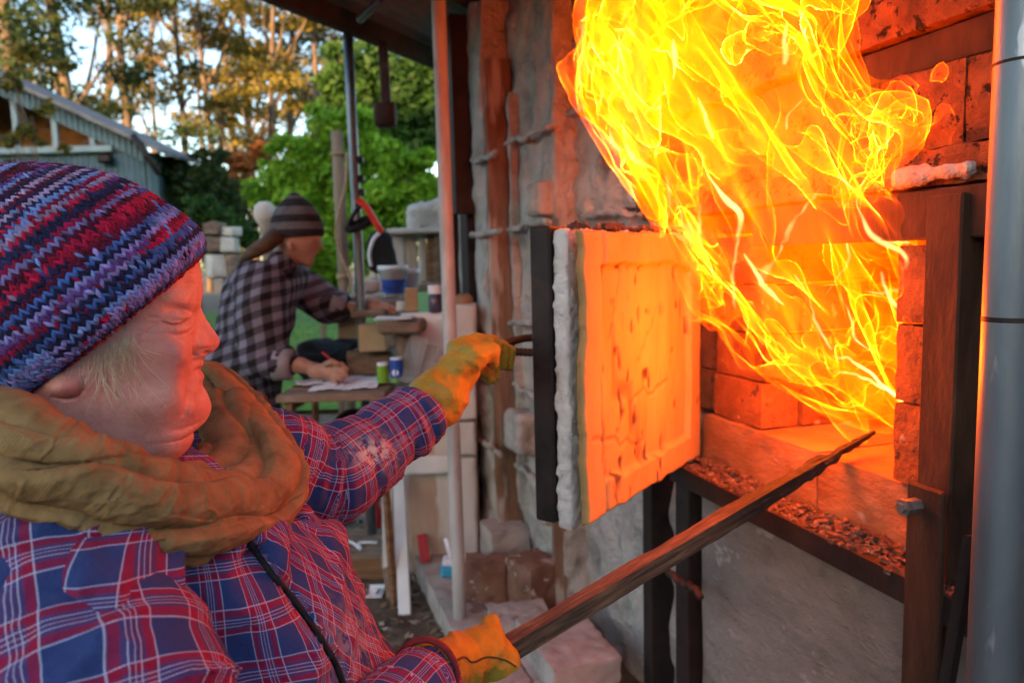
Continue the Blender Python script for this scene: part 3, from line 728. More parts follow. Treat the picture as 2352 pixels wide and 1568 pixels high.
# strands where sheets fold on themselves: the white-hot lines
LINES = [([(1556, 520), (1585, 575), (1612, 615), (1638, 680), (1668, 714), (1700, 712), (1738, 702)], 9, 1.2, -.03),
 ([(1575, 545), (1600, 590), (1622, 630), (1650, 672), (1700, 692)], 7, 1.0, -.05),
 ([(1740, 700), (1765, 730), (1795, 785), (1840, 830), (1900, 862), (1960, 872), (2010, 900), (2062, 940)], 8, 1.2, .0),
 ([(1880, 830), (1930, 838), (1975, 862), (2010, 900), (2040, 925), (2060, 940)], 6, 1.2, .02),
 ([(1645, 20), (1643, 70), (1638, 115)], 8, 1.3, -.08), ([(1478, 40), (1462, 70), (1445, 92)], 7, .9, -.04),
 ([(1680, 300), (1690, 350), (1725, 400), (1765, 450), (1752, 520), (1742, 600), (1745, 690)], 9, 1.1, -.07),
 ([(1735, 560), (1760, 600), (1790, 640), (1830, 680)], 8, .8, -.05),
 ([(1905, 420), (1880, 455), (1840, 500), (1815, 560), (1772, 620), (1748, 660)], 16, .75, -.05),
 ([(1395, 190), (1390, 225), (1382, 262)], 6, 1.0, -.02), ([(1430, 255), (1432, 290), (1452, 322), (1475, 326)], 7, 1.1, -.03),
 ([(1482, 240), (1478, 280), (1488, 318), (1515, 342), (1550, 350)], 9, .8, -.04), ([(1500, 240), (1545, 215), (1570, 180), (1590, 160)], 6, .8, -.05),
 ([(1335, 40), (1333, 110), (1350, 178)], 6, .7, .0), ([(1430, 290), (1415, 265), (1405, 225), (1425, 200), (1460, 190)], 6, .8, -.03),
 ([(1850, 20), (1845, 80), (1838, 120)], 7, .7, -.05), ([(1895, 190), (1860, 230), (1850, 265)], 6, .8, -.04), ([(1700, 150), (1720, 210), (1730, 250)], 7, .7, -.08),
 ([(2000, 400), (1985, 450), (2010, 520), (2050, 548), (2096, 585), (2080, 620)], 6, .65, .0), ([(1990, 560), (2030, 575), (2068, 580)], 5, .7, .02),
 ([(1930, 480), (1920, 540), (1935, 600), (1900, 660), (1880, 690)], 6, .6, .0), ([(2040, 600), (2050, 660), (2010, 700), (1950, 700)], 7, .6, .03),
 ([(1905, 690), (1925, 740), (1945, 800), (1985, 830)], 7, .7, .03), ([(2000, 640), (2020, 700), (2065, 730)], 6, .7, .04), ([(1820, 640), (1850, 700), (1870, 760), (1900, 810)], 6, .6, .03),
 ([(1600, 420), (1612, 480), (1590, 540)], 6, .6, -.06), ([(1660, 430), (1655, 500), (1670, 560)], 6, .55, -.08), ([(1560, 380), (1570, 430), (1560, 480)], 6, .5, -.06)]
gs = G(); hs = []
for k, (pts, wpx, he, off) in enumerate(LINES):
    P3 = np.array([Q1+np.dot(fpl(*p), [fx, fy])+fn*(off+.02*math.sin(k)) for p in pts])
    C = smoothpath(P3, 9); t = np.linspace(0, 1, len(C))
    C = C+.004*np.stack([noise(C*40+q, 300+q) for q in range(3)], -1)
    r = wpx*.00056*(.28+.9*np.sin(np.pi*np.clip(t, .02, .98))**.7)*np.clip(.85+1.1*noise(C*16, 310), .12, 1.7) + .0004
    V, F = tubemesh(C-FO, r, 9, False); gs.add(V, F); hs += [he*(.65+.5*math.sin(math.pi*a)) for a in t for _ in range(9)]
gs.build('flame_strand', M['strand'], flame, True, attrs={'burn': np.array(hs)})['kind'] = 'stuff'

# the fire's own light, spread through the body of the flame
FIRECOL = (1.0, .115, .0015)
for k, (p, e, r) in enumerate(((Q1+np.dot(fpl(1960, 740), [fx, fy]), 1.2, .07), (kw(.34, .10, 1.16), 4.2, .08), (Q1+np.dot(fpl(1420, 120), [fx, fy])-fn*.0, 2.0, .08), (kw(.36, -.36, 1.12), 1.2, .07))):
    L = bpy.data.lights.new('fire_light', 'POINT'); L.energy = e; L.color = FIRECOL; L.shadow_soft_size = r
    lo_ = bpy.data.objects.new('fire_light', L); COL.objects.link(lo_); lo_.parent = flame; lo_.location = Vector(p-FO)
# ------------------------------------------------------------------ the woman at the fire
woman = thing('person', 'woman in a striped knit beanie, brown neck scarf and plaid shirt squinting at the flames', 'person', (-.40, .82, 0))
WO = np.array([-.40, .82, 0])
def proj(P):
    q = np.asarray(P)-CAMP; z = q@fw; return 1176+FPX*(q@cright)/z, 784-FPX*(q@cup)/z
def fit(xs, ys, q): return np.interp(q, xs, ys)
def smooth1(a, k):
    ker = np.hanning(2*k+3)[1:-1]; ker /= ker.sum(); return np.convolve(np.pad(a, k, mode='edge'), ker, 'valid')
Hc = U(300, 780, .80); fd = nrm([.882, .471, 0]); ld = np.array([-fd[1], fd[0], 0])
def sag(px, py, lat=0.0):
    P = onplane(px, py, Hc-ld*lat, ld)-Hc; return np.array([P@fd, P[2]])
PR = [(300, 425), (395, 480), (437, 540), (457, 600), (465, 648), (466, 668), (462, 690), (461, 705), (467, 720), (475, 735), (484, 748), (494, 762), (503, 775), (505, 783), (502, 795), (494, 804), (480, 812), (468, 818), (465, 825), (468, 833), (466, 840), (460, 846),
      (461, 851), (468, 858), (469, 866), (465, 874), (464, 882), (470, 892), (479, 908), (485, 925), (485, 938), (480, 952), (470, 963), (452, 971), (428, 977), (426, 982), (433, 989), (436, 999), (430, 1014), (412, 1042), (374, 1072), (356, 1110), (350, 1200)]
XS = [(300, 425), (385, 480), (428, 540), (448, 600), (456, 648), (455, 700), (450, 750), (449, 800), (452, 850), (458, 900), (456, 940), (446, 965), (430, 985), (424, 1005), (404, 1042), (370, 1072), (350, 1110), (344, 1200)]
XB = [(180, 425), (90, 480), (30, 560), (0, 680), (8, 800), (40, 880), (75, 950), (95, 1050), (60, 1200)]
NZ, NP = 400, 520
pr = np.array([sag(*p) for p in PR]); xs_ = np.array([sag(*p) for p in XS]); xb_ = np.array([sag(*p) for p in XB])
zz = np.linspace(pr[:, 1].max(), pr[:, 1].min(), NZ)
def prof(a): o = np.argsort(a[:, 1]); return np.interp(zz, a[o, 1], a[o, 0])
X = smooth1(prof(pr), 3); Xs = smooth1(prof(xs_), 22); Xb = smooth1(prof(xb_), 22)
pyz = 780-(zz)*FPX/.80                                      # nominal picture row of every slice
Wd = smooth1(fit([425, 480, 560, 650, 750, 830, 900, 960, 1010, 1070, 1200], [.035, .058, .074, .077, .077, .077, .077, .073, .069, .062, .064], pyz), 15)
sg = fit([425, 690, 715, 745, 780, 808, 822, 842, 870, 900, 940, 975, 1000], [.05, .03, .012, .0115, .0138, .015, .020, .032, .030, .028, .028, .036, .05], pyz)
ph = np.linspace(0, 2*np.pi, NP, endpoint=False); n_ = 2/2.35
c_, s_ = np.cos(ph), np.sin(ph)
cx = np.sign(c_)*np.abs(c_)**n_; sy = np.sign(s_)*np.abs(s_)**n_
af = .092
xc = Xs-af; ab = xc-Xb
LX = xc[:, None]+np.where(cx > 0, af, ab[:, None])*cx[None, :]
LY = Wd[:, None]*sy[None, :]
LZ = np.repeat(zz[:, None], NP, 1)
LX = LX+((X-Xs)[:, None])*np.exp(-(LY/sg[:, None])**2)*(c_ > 0)[None, :]
def gnorm(A):
    du = np.roll(A, -1, 1)-np.roll(A, 1, 1); dv = np.gradient(A, axis=0); n = np.cross(du, dv); return n/np.maximum(1e-12, np.linalg.norm(n, axis=-1))[..., None]
A = np.stack([LX, LY, LZ], -1); N = gnorm(A)
cen = np.stack([xc, xc*0, zz], -1)[:, None, :]
if ((A-cen)*N).sum(-1).mean() < 0: N = -N
PXM = np.array([.00042, .00047])
def bump(px, py, lat, rx, ry, amp, rot=0.0, front=True):
    global A
    c = sag(px, py, lat); d = (A[..., [0, 2]]-c)/PXM; cr_, sr_ = math.cos(R(rot)), math.sin(R(rot))
    a = d[..., 0]*cr_-d[..., 1]*sr_; b = d[..., 0]*sr_+d[..., 1]*cr_
    lw = np.clip((np.abs(A[..., 1])-.004)/.010, 0, 1) if lat > .008 else 1
    A = A+N*(amp*np.exp(-(a/rx)**2-(b/ry)**2)*lw)[..., None]
def groove(pts, lat, sig, amp, far=0):
    global A
    q = np.array([sag(*p, lat) for p in pts])/PXM; d = A[..., [0, 2]]/PXM; best = np.full(d.shape[:-1], 1e9); tt = np.zeros(d.shape[:-1])
    for i in range(len(q)-1):
        e = q[i+1]-q[i]; t = np.clip(((d-q[i])@e)/(e@e), 0, 1); dd = np.linalg.norm(d-q[i]-t[..., None]*e, axis=-1)
        u = (i+t)/(len(q)-1); m_ = dd < best; best = np.where(m_, dd, best); tt = np.where(m_, u, tt)
    tap = np.sin(np.pi*np.clip(tt, .06, .94))**.6
    lw = np.clip((np.abs(A[..., 1])-.003)/.008, 0, 1) if lat > .006 else 1
    A = A+N*(amp*np.exp(-(best/sig)**2)*tap*lw)[..., None]
# brow, eye socket, lids, cheek, nose wing, lips, jowl
bump(412, 694, .035, 40, 15, .0042, 14); bump(412, 705, .035, 32, 16, -.0055, 8); bump(446, 722, .012, 10, 18, -.004)
bump(410, 722, .034, 23, 10, .0042, 8); bump(408, 752, .036, 30, 8, .0030, 6)
bump(385, 805, .055, 48, 44, .0062); bump(412, 815, .045, 26, 40, .0065); bump(392, 880, .055, 34, 60, .0075); bump(458, 846, .020, 16, 34, -.0035); bump(350, 930, .06, 70, 45, .0075); bump(300, 800, .07, 60, 60, .002)
bump(460, 788, .016, 19, 18, .0052); bump(478, 790, .008, 18, 10, .0015); bump(474, 809, .010, 8, 4.5, -.0050)
bump(456, 902, .012, 18, 10, -.0016); bump(440, 935, .025, 30, 24, .003); bump(450, 985, .02, 40, 22, .002)
groove([(368, 735), (388, 741), (408, 741), (428, 735), (440, 726)], .034, 2.6, -.0034)
groove([(372, 716), (390, 708), (412, 706), (432, 712), (446, 718)], .034, 3.4, -.0016)
groove([(382, 760), (404, 766), (428, 762), (446, 750)], .034, 4.0, -.0018)
groove([(372, 690), (396, 684), (425, 690), (450, 690)], .03, 5.0, -.0006)
groove([(448, 776), (443, 788), (444, 802), (452, 813)], .017, 3.4, -.0040)
groove([(452, 772), (450, 808), (441, 850), (431, 895), (420, 940)], .03, 9.0, -.0042)
groove([(467, 846), (458, 847), (448, 851), (444, 858)], .016, 2.4, -.0018)
groove([(438, 856), (432, 870), (430, 890)], .027, 6, -.0004)
groove([(470, 966), (440, 973), (412, 977), (385, 975)], .03, 7, -.0015); bump(395, 1020, .045, 55, 36, .0085)
groove([(355, 742), (340, 752), (330, 766)], .05, 3, -.0012); groove([(358, 728), (342, 726), (328, 732)], .05, 3, -.0012)
bump(150, 884, .072, 34, 24, .015); groove([(192, 866), (190, 892), (176, 910), (148, 917), (122, 912)], .072, 4.0, -.005)
groove([(366, 742), (352, 750), (340, 762), (334, 776)], .05, 2.0, -.0005); groove([(366, 736), (348, 738), (332, 745)], .05, 2.0, -.0005); groove([(370, 728), (352, 724), (336, 724)], .05, 2.0, -.0005)
groove([(395, 772), (418, 778), (438, 768)], .04, 3.0, -.0010); groove([(405, 655), (430, 648), (455, 650)], .02, 2.5, -.0008); groove([(400, 635), (430, 628), (455, 632)], .02, 2.5, -.0008)
bump(405, 738, .035, 20, 3.2, .0016, 4)
A = A+N*(0.00012*fbm(A*120, 63, 3)+.00012*fbm(A*300, 61, 2))[..., None]
Wp = Hc+A[..., :1]*fd+A[..., 1:2]*ld+A[..., 2:]*np.array([0, 0, 1.0])
i, j = np.meshgrid(np.arange(NZ-1), np.arange(NP), indexing='ij'); a = i*NP+j; b = i*NP+(j+1) % NP
HF = np.stack([a, a+NP, b+NP, b], -1).reshape(-1, 4)
Vh = Wp.reshape(-1, 3); flip = ((gnorm(Wp).reshape(-1, 3)*N.reshape(-1, 3)@np.eye(3)).sum(-1).mean())
# skin with blood in it: cheeks, nose and ears redder
m_, nt, bs = newmat('skin'); v = coordn(nt, (1, 1, 1), False)
f1 = noisen(nt, v, 26, 6, .72, 1.0); f2 = noisen(nt, v, 160, 3, .6)
c1 = ramp(nt, [(.30, (.42, .17, .13)), (.48, (.55, .255, .195)), (.72, (.64, .34, .27))], f1).outputs[0]
at = _n(nt, 'ShaderNodeAttribute'); at.attribute_name = 'flush'
c1 = mixc(nt, math_(nt, 'MULTIPLY', math_(nt, 'MULTIPLY', at.outputs['Fac'], math_(nt, 'ADD', f1, .45)), .85, True), c1, (.45, .10, .09)); c1 = mixc(nt, ramp(nt, [(.60, (0, 0, 0)), (.72, (.5, .5, .5))], f2).outputs[0], c1, (.36, .10, .09))
nt.links.new(c1, bs.inputs['Base Color']); bs.inputs['Roughness'].default_value = .48; bs.inputs['Specular IOR Level'].default_value = .35
bs.inputs['Subsurface Weight'].default_value = .12; bs.inputs['Subsurface Radius'].default_value = (1, .3, .15); bs.inputs['Subsurface Scale'].default_value = .006
bumpn(nt, bs, math_(nt, 'ADD', f2, noisen(nt, v, 420, 2, .6)), .00035); M['skin'] = m_
fl = np.zeros(len(Vh)); A2 = A.reshape(-1, 3)
for (px, py, lat, rx, ry, am) in ((390, 810, .05, 55, 42, .7), (490, 785, .0, 30, 22, .6), (420, 860, .04, 40, 40, .45), (470, 930, .0, 40, 25, .4), (175, 885, .07, 40, 30, .7), (300, 900, .07, 60, 40, .3), (465, 850, .0, 14, 16, .8)):
    c = sag(px, py, lat); d = (A2[:, [0, 2]]-c)/PXM; fl += am*np.exp(-(d[:, 0]/rx)**2-(d[:, 1]/ry)**2)
body = mesh('body', Vh-WO, HF, M['skin'], woman, True, attrs={'flush': fl})
me = body.data
# lashes and brow hairs
hairm = pm('fair_hair', [(.3, (.46, .34, .20)), (.7, (.72, .58, .40))], 40, .5, 0)
def facept(px, py, lift=.0006):
    q = Vh; x_, y_ = proj(q); d = (x_-px)**2+(y_-py)**2
    vis = (q-Hc)@ld < .01; d = np.where(vis, d, 1e9); k = np.argmin(d); r = nrm(CAMP-q[k]); return q[k]+r*lift
lg = G()
for t in np.linspace(0, 1, 14):
    p = facept(372+66*t, 737+7*math.sin(t*3.14)-8*t*t, .0004); d = fd*(.0016+.001*rng.rand())+np.array([0, 0, -.0022])-ld*.001
    lg.tube([p, p+d*.55, p+d], [.00028, .0002, .00008], 3)
mesh('eyelashes', np.concatenate(lg.V)-WO, lg.F, pm('lash', [(.3, g(.02)), (.7, (.06, .035, .02))], 10, .6), woman)['kind'] = 'stuff'
bg_ = G()
for k in range(150):
    t = rng.rand(); p = facept(378+72*t+rng.uniform(-3, 3), 676-10*math.sin(t*2.6)+rng.uniform(-6, 6)+8*(1-t), .0003); d = -fd*.007+np.array([0, 0, .001])+.0015*rng.randn(3)-ld*.001
    bg_.tube([p, p+d*.6, p+d], [.00018, .00015, .00005], 3)
mesh('eyebrow', np.concatenate(bg_.V)-WO, bg_.F, hairm, woman)['kind'] = 'stuff'
# wisps of fair hair escaping from under the hat
wg = G()
for k in range(70):
    sx = rng.uniform(215, 312); sy_ = 770+(300-sx)*.55+rng.uniform(-5, 5)
    ln = rng.uniform(50, 200)*(.5+.5*rng.rand()); dx = rng.uniform(-40, 80); pts = []
    for t in np.linspace(0, 1, 6):
        p = facept(sx+dx*t*t+12*math.sin(2.2*t+k)*t, sy_+ln*t, .001+.004*math.sin(t*3.1)*rng.rand()); pts.append(p)
    wg.tube(smoothpath(pts, 3), .00021, 3)
for k in range(30):
    sx = rng.uniform(150, 300); sy_ = 850-(sx-150)*.50+rng.uniform(-16, 6); dx = rng.uniform(-20, 12); ln = rng.uniform(25, 70)
    pts = [facept(sx+dx*t, sy_+ln*t, .0012+.001*rng.rand()) for t in np.linspace(0, 1, 4)]; wg.tube(pts, [.0002, .0002, .00016, .00006], 3)
mesh('hair', np.concatenate(wg.V)-WO, wg.F, hairm, woman)['kind'] = 'stuff'
# ---- the knitted beanie: every stitch is two lobes of yarn
cf, cb = sag(456, 592), sag(45, 915); C0 = (cf+cb)/2; e1 = (cf-cb)/np.linalg.norm(cf-cb); e2 = np.array([-e1[1], e1[0]]); r0_ = np.linalg.norm(cf-cb)/2
SIL = [(460, 590), (468, 560), (452, 525), (420, 497), (380, 470), (330, 437), (270, 410), (200, 391), (100, 377), (20, 378), (-60, 392), (-140, 425)]
q = np.array([sag(*p)-C0 for p in SIL]); pc = np.stack([q@e1, q@e2], 1); pc[0] = (r0_, 0)
pc = np.array([[c, max(0, hh)] for c, hh in pc]); pc = np.vstack([pc, [[-.01, pc[-1, 1]+.006]]]) if pc[-1, 0] > -.01 else pc
k0 = np.argmax(pc[:, 0] < 0.0); pc = pc[:k0] if k0 > 0 else pc; topH = pc[-1, 1]+.012; pc = np.vstack([pc, [[0.0, topH]]])
PCs = smoothpath(np.c_[pc, np.zeros(len(pc))], 10)[:, :2]; seg = np.r_[0, np.cumsum(np.linalg.norm(np.diff(PCs, axis=0), axis=1))]; LEN = seg[-1]
def hatpt(al, s, off=0.0):
    c = np.interp(s, seg, PCs[:, 0]); hgt = np.interp(s, seg, PCs[:, 1])
    sl = .086/r0_*(1+.20*np.sin(np.pi*np.clip(s/LEN, 0, 1)))
    ca, sa = np.cos(al), np.sin(al)
    slump = .020*np.exp(-((s/LEN-.62)/.10)**2)*np.clip(-ca+.3, 0, 1)                  # the fold at the back of the crown
    rr = c*(1-slump/.1)+off
    x = C0[0]+e1[0]*rr*ca+e2[0]*(hgt+off*.2); zc_ = C0[1]+e1[1]*rr*ca+e2[1]*(hgt+off*.2)
    return Hc+np.asarray(x)[..., None]*fd+np.asarray(-(rr*sl)*sa)[..., None]*ld+np.asarray(zc_)[..., None]*np.array([0, 0, 1.0])
ns, na = 60, 96
S_, A_ = np.meshgrid(np.linspace(0, LEN*.998, ns), np.arange(na)*2*np.pi/na, indexing='ij')
Vb = hatpt(A_, S_, -.0035); i, j = np.meshgrid(np.arange(ns-1), np.arange(na), indexing='ij'); a = i*na+j; b = i*na+(j+1) % na
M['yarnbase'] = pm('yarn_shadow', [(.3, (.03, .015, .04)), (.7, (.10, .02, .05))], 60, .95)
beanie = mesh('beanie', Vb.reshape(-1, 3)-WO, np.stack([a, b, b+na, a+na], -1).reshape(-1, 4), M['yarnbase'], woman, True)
PAL = [((.46, .008, .055), 4), ((.26, .004, .045), 5), ((.10, .006, .035), 3), ((.075, .16, .50), 5), ((.20, .32, .72), 4), ((.30, .26, .62), 3), ((.17, .06, .28), 3), ((.022, .02, .08), 3), ((.42, .30, .50), 1.2)]
pw = np.array([p[1] for p in PAL]); pw = pw/pw.sum(); NC = 94; rows = int(LEN/.0054)
rs = np.random.RandomState(12); seq = []
while len(seq) < NC*(rows+2):
    k = rs.choice(len(PAL), p=pw); L = int(rs.choice([7, 12, 18, 28, 40, 55, 80, 110])); base = np.array(PAL[k][0]); seq += [base*(.8+.4*rs.rand())]*L
seq = np.array(seq)
def lobe(nu=6, nv=5):
    v = []
    for iv in range(nv+1):
        t = iv/nv; rr = math.sin(math.pi*min(max(t, .02), .98))**.62; z = (t-.5)
        for iu in range(nu): aa = 2*math.pi*iu/nu; v.append((rr*math.cos(aa), rr*math.sin(aa), z))
    f = [(iv*nu+iu, iv*nu+(iu+1) % nu, (iv+1)*nu+(iu+1) % nu, (iv+1)*nu+iu) for iv in range(nv) for iu in range(nu)]
    return np.array(v), np.array(f)
lv, lf = lobe()
al, ss, col = [], [], []
for i_ in range(rows):
    for j_ in range(NC):
        al.append((j_+.0*i_)*2*np.pi/NC); ss.append((i_+.3)*LEN/(rows+.6)); col.append(seq[(i_*NC+j_)])
al = np.array(al); ss = np.array(ss); col = np.array(col)
ss = np.clip(ss+.0012*noise(np.stack([al*4, ss*80, ss*0], -1), 44), 0, LEN)
p0 = hatpt(al, ss); pu = hatpt(al+.02, ss)-hatpt(al-.02, ss); pv = hatpt(al, np.minimum(ss+.001, LEN))-hatpt(al, np.maximum(ss-.001, 0))
wu = np.linalg.norm(pu, axis=1)/.04*(2*np.pi/NC); tu = pu/np.linalg.norm(pu, axis=1)[:, None]; tv = pv/np.maximum(1e-9, np.linalg.norm(pv, axis=1))[:, None]
nn = np.cross(tu, tv); outw = p0-(Hc+C0[0]*fd+C0[1]*np.array([0, 0, 1.])+.03*(e2[0]*fd+np.array([0, 0, e2[1]]))); sgn = np.sign((nn*outw).sum(1))[:, None]; nn = nn*sgn
keep = ((nn*(CAMP-p0)).sum(1)/np.linalg.norm(CAMP-p0, axis=1) > -.35) & (wu > .0015)
dsr = LEN/rows; VV, CC = [], []
jit = np.random.RandomState(4)
for sgnL in (-1, 1):
    ax = tv*.90+tu*(.40*sgnL); ax += .10*jit.randn(*ax.shape)*.5; ax /= np.linalg.norm(ax, axis=1)[:, None]; sd_ = np.cross(nn, ax); sd_ /= np.linalg.norm(sd_, axis=1)[:, None]
    ce = p0+tu*(wu*.25*sgnL)[:, None]+nn*(.0012*jit.rand(len(p0)))[:, None]
    Ls = dsr*1.85*(1+.12*jit.randn(len(p0))); ra = np.minimum(wu*.262, .0024)*(1+.15*jit.randn(len(p0)))
    q = ce[:, None, :]+sd_[:, None, :]*(lv[None, :, 0:1]*ra[:, None, None])+nn[:, None, :]*(lv[None, :, 1:2]*ra[:, None, None]*.95)+ax[:, None, :]*(lv[None, :, 2:3]*Ls[:, None, None])
    VV.append(q[keep]); cc = np.where(jit.rand(len(p0), 1) < .10, seq[jit.randint(0, len(seq), len(p0))], col)*(1+.26*jit.randn(len(p0), 1)); CC.append(np.repeat(np.clip(cc, .005, 1)[keep][:, None, :], len(lv), 1))
VV = np.concatenate(VV); CC = np.concatenate(CC); nL = len(VV)
FF = (np.arange(nL)[:, None, None]*len(lv)+lf[None]).reshape(-1, 4)
m_, nt, bs = newmat('yarn'); at = _n(nt, 'ShaderNodeAttribute'); at.attribute_name = 'yarn_colour'
v = coordn(nt, (1, 1, 1), False); f = noisen(nt, v, 900, 2, .7); c = mixc(nt, math_(nt, 'MULTIPLY', f, .38), at.outputs['Color'], g(.02), 'MIX')
nt.links.new(c, bs.inputs['Base Color']); bs.inputs['Roughness'].default_value = .9; bs.inputs['Specular IOR Level'].default_value = .12
bs.inputs['Sheen Weight'].default_value = .05; bs.inputs['Sheen Roughness'].default_value = .5; bumpn(nt, bs, f, .0012); M['yarn'] = m_
mesh('stitches', VV.reshape(-1, 3)-WO, FF, M['yarn'], beanie, True, attrs={'yarn_colour': CC.reshape(-1, 3)})['kind'] = 'stuff'
# fuzz
fz_n = 3600; idx = jit.choice(np.where(keep)[0], fz_n); fb_ = p0[idx]+tu[idx]*(wu[idx]*jit.uniform(-.5, .5, fz_n))[:, None]
dr = nn[idx]*.6+.8*jit.randn(fz_n, 3); dr /= np.linalg.norm(dr, axis=1)[:, None]; L_ = jit.uniform(.003, .009, fz_n)[:, None]; sdv = np.cross(dr, jit.randn(fz_n, 3)); sdv /= np.linalg.norm(sdv, axis=1)[:, None]; sdv *= .00011
tip = fb_+dr*L_; mid = fb_+dr*L_*.5+nn[idx]*.0012
Vf = np.stack([fb_-sdv, fb_+sdv, mid+sdv, mid-sdv, tip+sdv*.4, tip-sdv*.4], 1).reshape(-1, 3); bi = np.arange(fz_n)[:, None]*6
Ff = np.concatenate([bi+np.array([[0, 1, 2, 3]]), bi+np.array([[3, 2, 4, 5]])])
mesh('fuzz', Vf-WO, Ff, M['yarn'], beanie, False, attrs={'yarn_colour': np.repeat(np.clip(col[idx]*1.3+.03, 0, 1), 6, 0)})['kind'] = 'stuff'
# ---- scarf: a soft loop with long twisting folds
SP = [(-160, 950, .66, .030, .045), (0, 1008, .61, .034, .040), (110, 1070, .61, .040, .042), (220, 1120, .63, .044, .044), (330, 1166, .66, .043, .046), (440, 1188, .71, .042, .046), (540, 1176, .79, .043, .046), (612, 1112, .88, .044, .046), (578, 1030, .96, .046, .050), (532, 950, 1.01, .040, .044),
      (480, 880, 1.05, .030, .030), (380, 870, 1.05, .030, .030), (200, 880, 1.0, .030, .034), (0, 890, .92, .032, .040), (-140, 915, .80, .032, .042)]
ctr = np.array([U(p[0], p[1], p[2]) for p in SP]); rad = np.array([[p[3], p[4], 0] for p in SP])
CP = smoothpath(ctr, 34, True); RD = smoothpath(rad, 34, True); nT = len(CP); nQ = 260
T = np.roll(CP, -1, 0)-np.roll(CP, 1, 0); T /= np.linalg.norm(T, axis=1)[:, None]
Bv = np.array([0, 0, 1.0])-T*T[:, 2:3]; Bv /= np.linalg.norm(Bv, axis=1)[:, None]; Nv = np.cross(T, Bv)
th = np.linspace(0, 2*np.pi, nT, endpoint=False)[:, None]; qa = np.linspace(0, 2*np.pi, nQ, endpoint=False)[None, :]
cyc = lambda s, f: np.stack([np.cos(th)*f+0*qa, np.sin(th)*f+0*qa, 0*th+s+0*qa], -1)
tw = qa+.9*np.sin(th*1.0+.6)+.40*noise(cyc(0, 2.2), 70)+.12*noise(np.stack([np.cos(th)*4+0*qa, np.sin(th)*4+0*qa, qa*1.2+0*th], -1), 71)
def pleats(x, widths, soft):                            # cloth folded over itself: every fold rises, then drops to the next
    wd = np.cumsum(np.r_[0, widths]); wd = wd/wd[-1]; t = np.mod(x/(2*np.pi), 1.0); k = np.searchsorted(wd, t, side='right')-1; k = np.clip(k, 0, len(widths)-1)
    u = (t-wd[k])/(wd[k+1]-wd[k]); return (np.sin(np.pi*.5*np.clip(u/.62, 0, 1))**.8)*np.clip((1-u)/soft, 0, 1)**.7, k
a1, k1 = pleats(tw, [1.0, .6, 1.3, .5, .9, .7], .16); a2_, k2 = pleats(tw*1.0+1.9+.7*np.sin(th*2+.4), [.8, 1.4, .5, 1.1], .14)
amp1 = (.16+.10*noise(np.stack([k1*3.1+np.cos(th)*1.6, k1*1.7+np.sin(th)*1.6, 0*th+0*qa], -1), 74)); amp2 = .13*np.clip(.4+noise(np.stack([k2*2.3+np.cos(th)*2.2, k2*5.1+np.sin(th)*2.2, 0*th+0*qa], -1), 75), 0, 1)
wr = fbm(np.stack([np.cos(th)*9+0*qa, np.sin(th)*9+0*qa, np.sin(qa)*2.2+0*th], -1), 76, 3)
f_ = 1.45*amp1*(a1-.7)+1.4*amp2*(a2_-.6)+.05*np.clip(1-np.abs(wr)*2.2, 0, 1)+.05*noise(np.stack([np.cos(th)*4+np.cos(qa), np.sin(th)*4+np.sin(qa), qa*0+th*0], -1), 73)
rx = RD[:, 1][:, None]*(1+f_); rz = RD[:, 0][:, None]*(1+f_)
Vs = CP[:, None, :]+Nv[:, None, :]*(rx*np.cos(qa))[..., None]+Bv[:, None, :]*(rz*np.sin(qa))[..., None]
i, j = np.meshgrid(np.arange(nT), np.arange(nQ), indexing='ij'); a = i*nQ+j; b = i*nQ+(j+1) % nQ; a2 = ((i+1) % nT)*nQ+j; b2 = ((i+1) % nT)*nQ+(j+1) % nQ
m_, nt, bs = newmat('scarf_cloth'); v = coordn(nt, (1, 1, 1), False); f = noisen(nt, v, 30, 5, .6)
at = _n(nt, 'ShaderNodeAttribute'); at.attribute_name = 'weave'; sx_ = _n(nt, 'ShaderNodeSeparateXYZ'); nt.links.new(at.outputs['Vector'], sx_.inputs[0])
ribs = math_(nt, 'SINE', math_(nt, 'MULTIPLY', sx_.outputs[1], 4800.0))
c = ramp(nt, [(.3, (.19, .108, .042)), (.5, (.285, .172, .072)), (.72, (.36, .23, .10))], f).outputs[0]; c = mixc(nt, math_(nt, 'MULTIPLY', math_(nt, 'ADD', ribs, 1.0), .07), c, (.09, .045, .012))
nt.links.new(c, bs.inputs['Base Color']); bs.inputs['Roughness'].default_value = .92; bs.inputs['Specular IOR Level'].default_value = .1; bs.inputs['Sheen Weight'].default_value = .02
bumpn(nt, bs, math_(nt, 'ADD', math_(nt, 'MULTIPLY', ribs, .15), noisen(nt, v, 500, 2, .7)), .0008); M['scarf'] = m_
arc = np.r_[0, np.cumsum(np.linalg.norm(np.diff(CP, axis=0), axis=1))]
wv = np.stack([(qa*.045+0*th), (arc[:, None]+0*qa), 0*qa+0*th], -1)
mesh('scarf', Vs.reshape(-1, 3)-WO, np.stack([a, a2, b2, b], -1).reshape(-1, 4), M['scarf'], woman, True, attrs={'weave': wv.reshape(-1, 3)})
FP = smoothpath([U(335, 1118, .73), U(405, 1122, .77), U(470, 1108, .83), U(520, 1065, .89), U(530, 1000, .95), U(518, 940, 1.0)], 12)
fr = np.interp(np.linspace(0, 1, len(FP)), [0, .2, .6, 1], [.012, .026, .036, .036]); V, F = tubemesh(FP, fr, 60); aq = np.tile(np.linspace(0, 2*np.pi, 60, endpoint=False), len(FP)); tq = np.repeat(np.linspace(0, 1, len(FP)), 60)
pl1, _k = pleats(aq+1.5*tq+.5*np.sin(tq*9), [1, .7, 1.3, .6], .15); cq = np.repeat(FP, 60, 0); V = cq+(V-cq)*(.80+.30*pl1)[:, None]
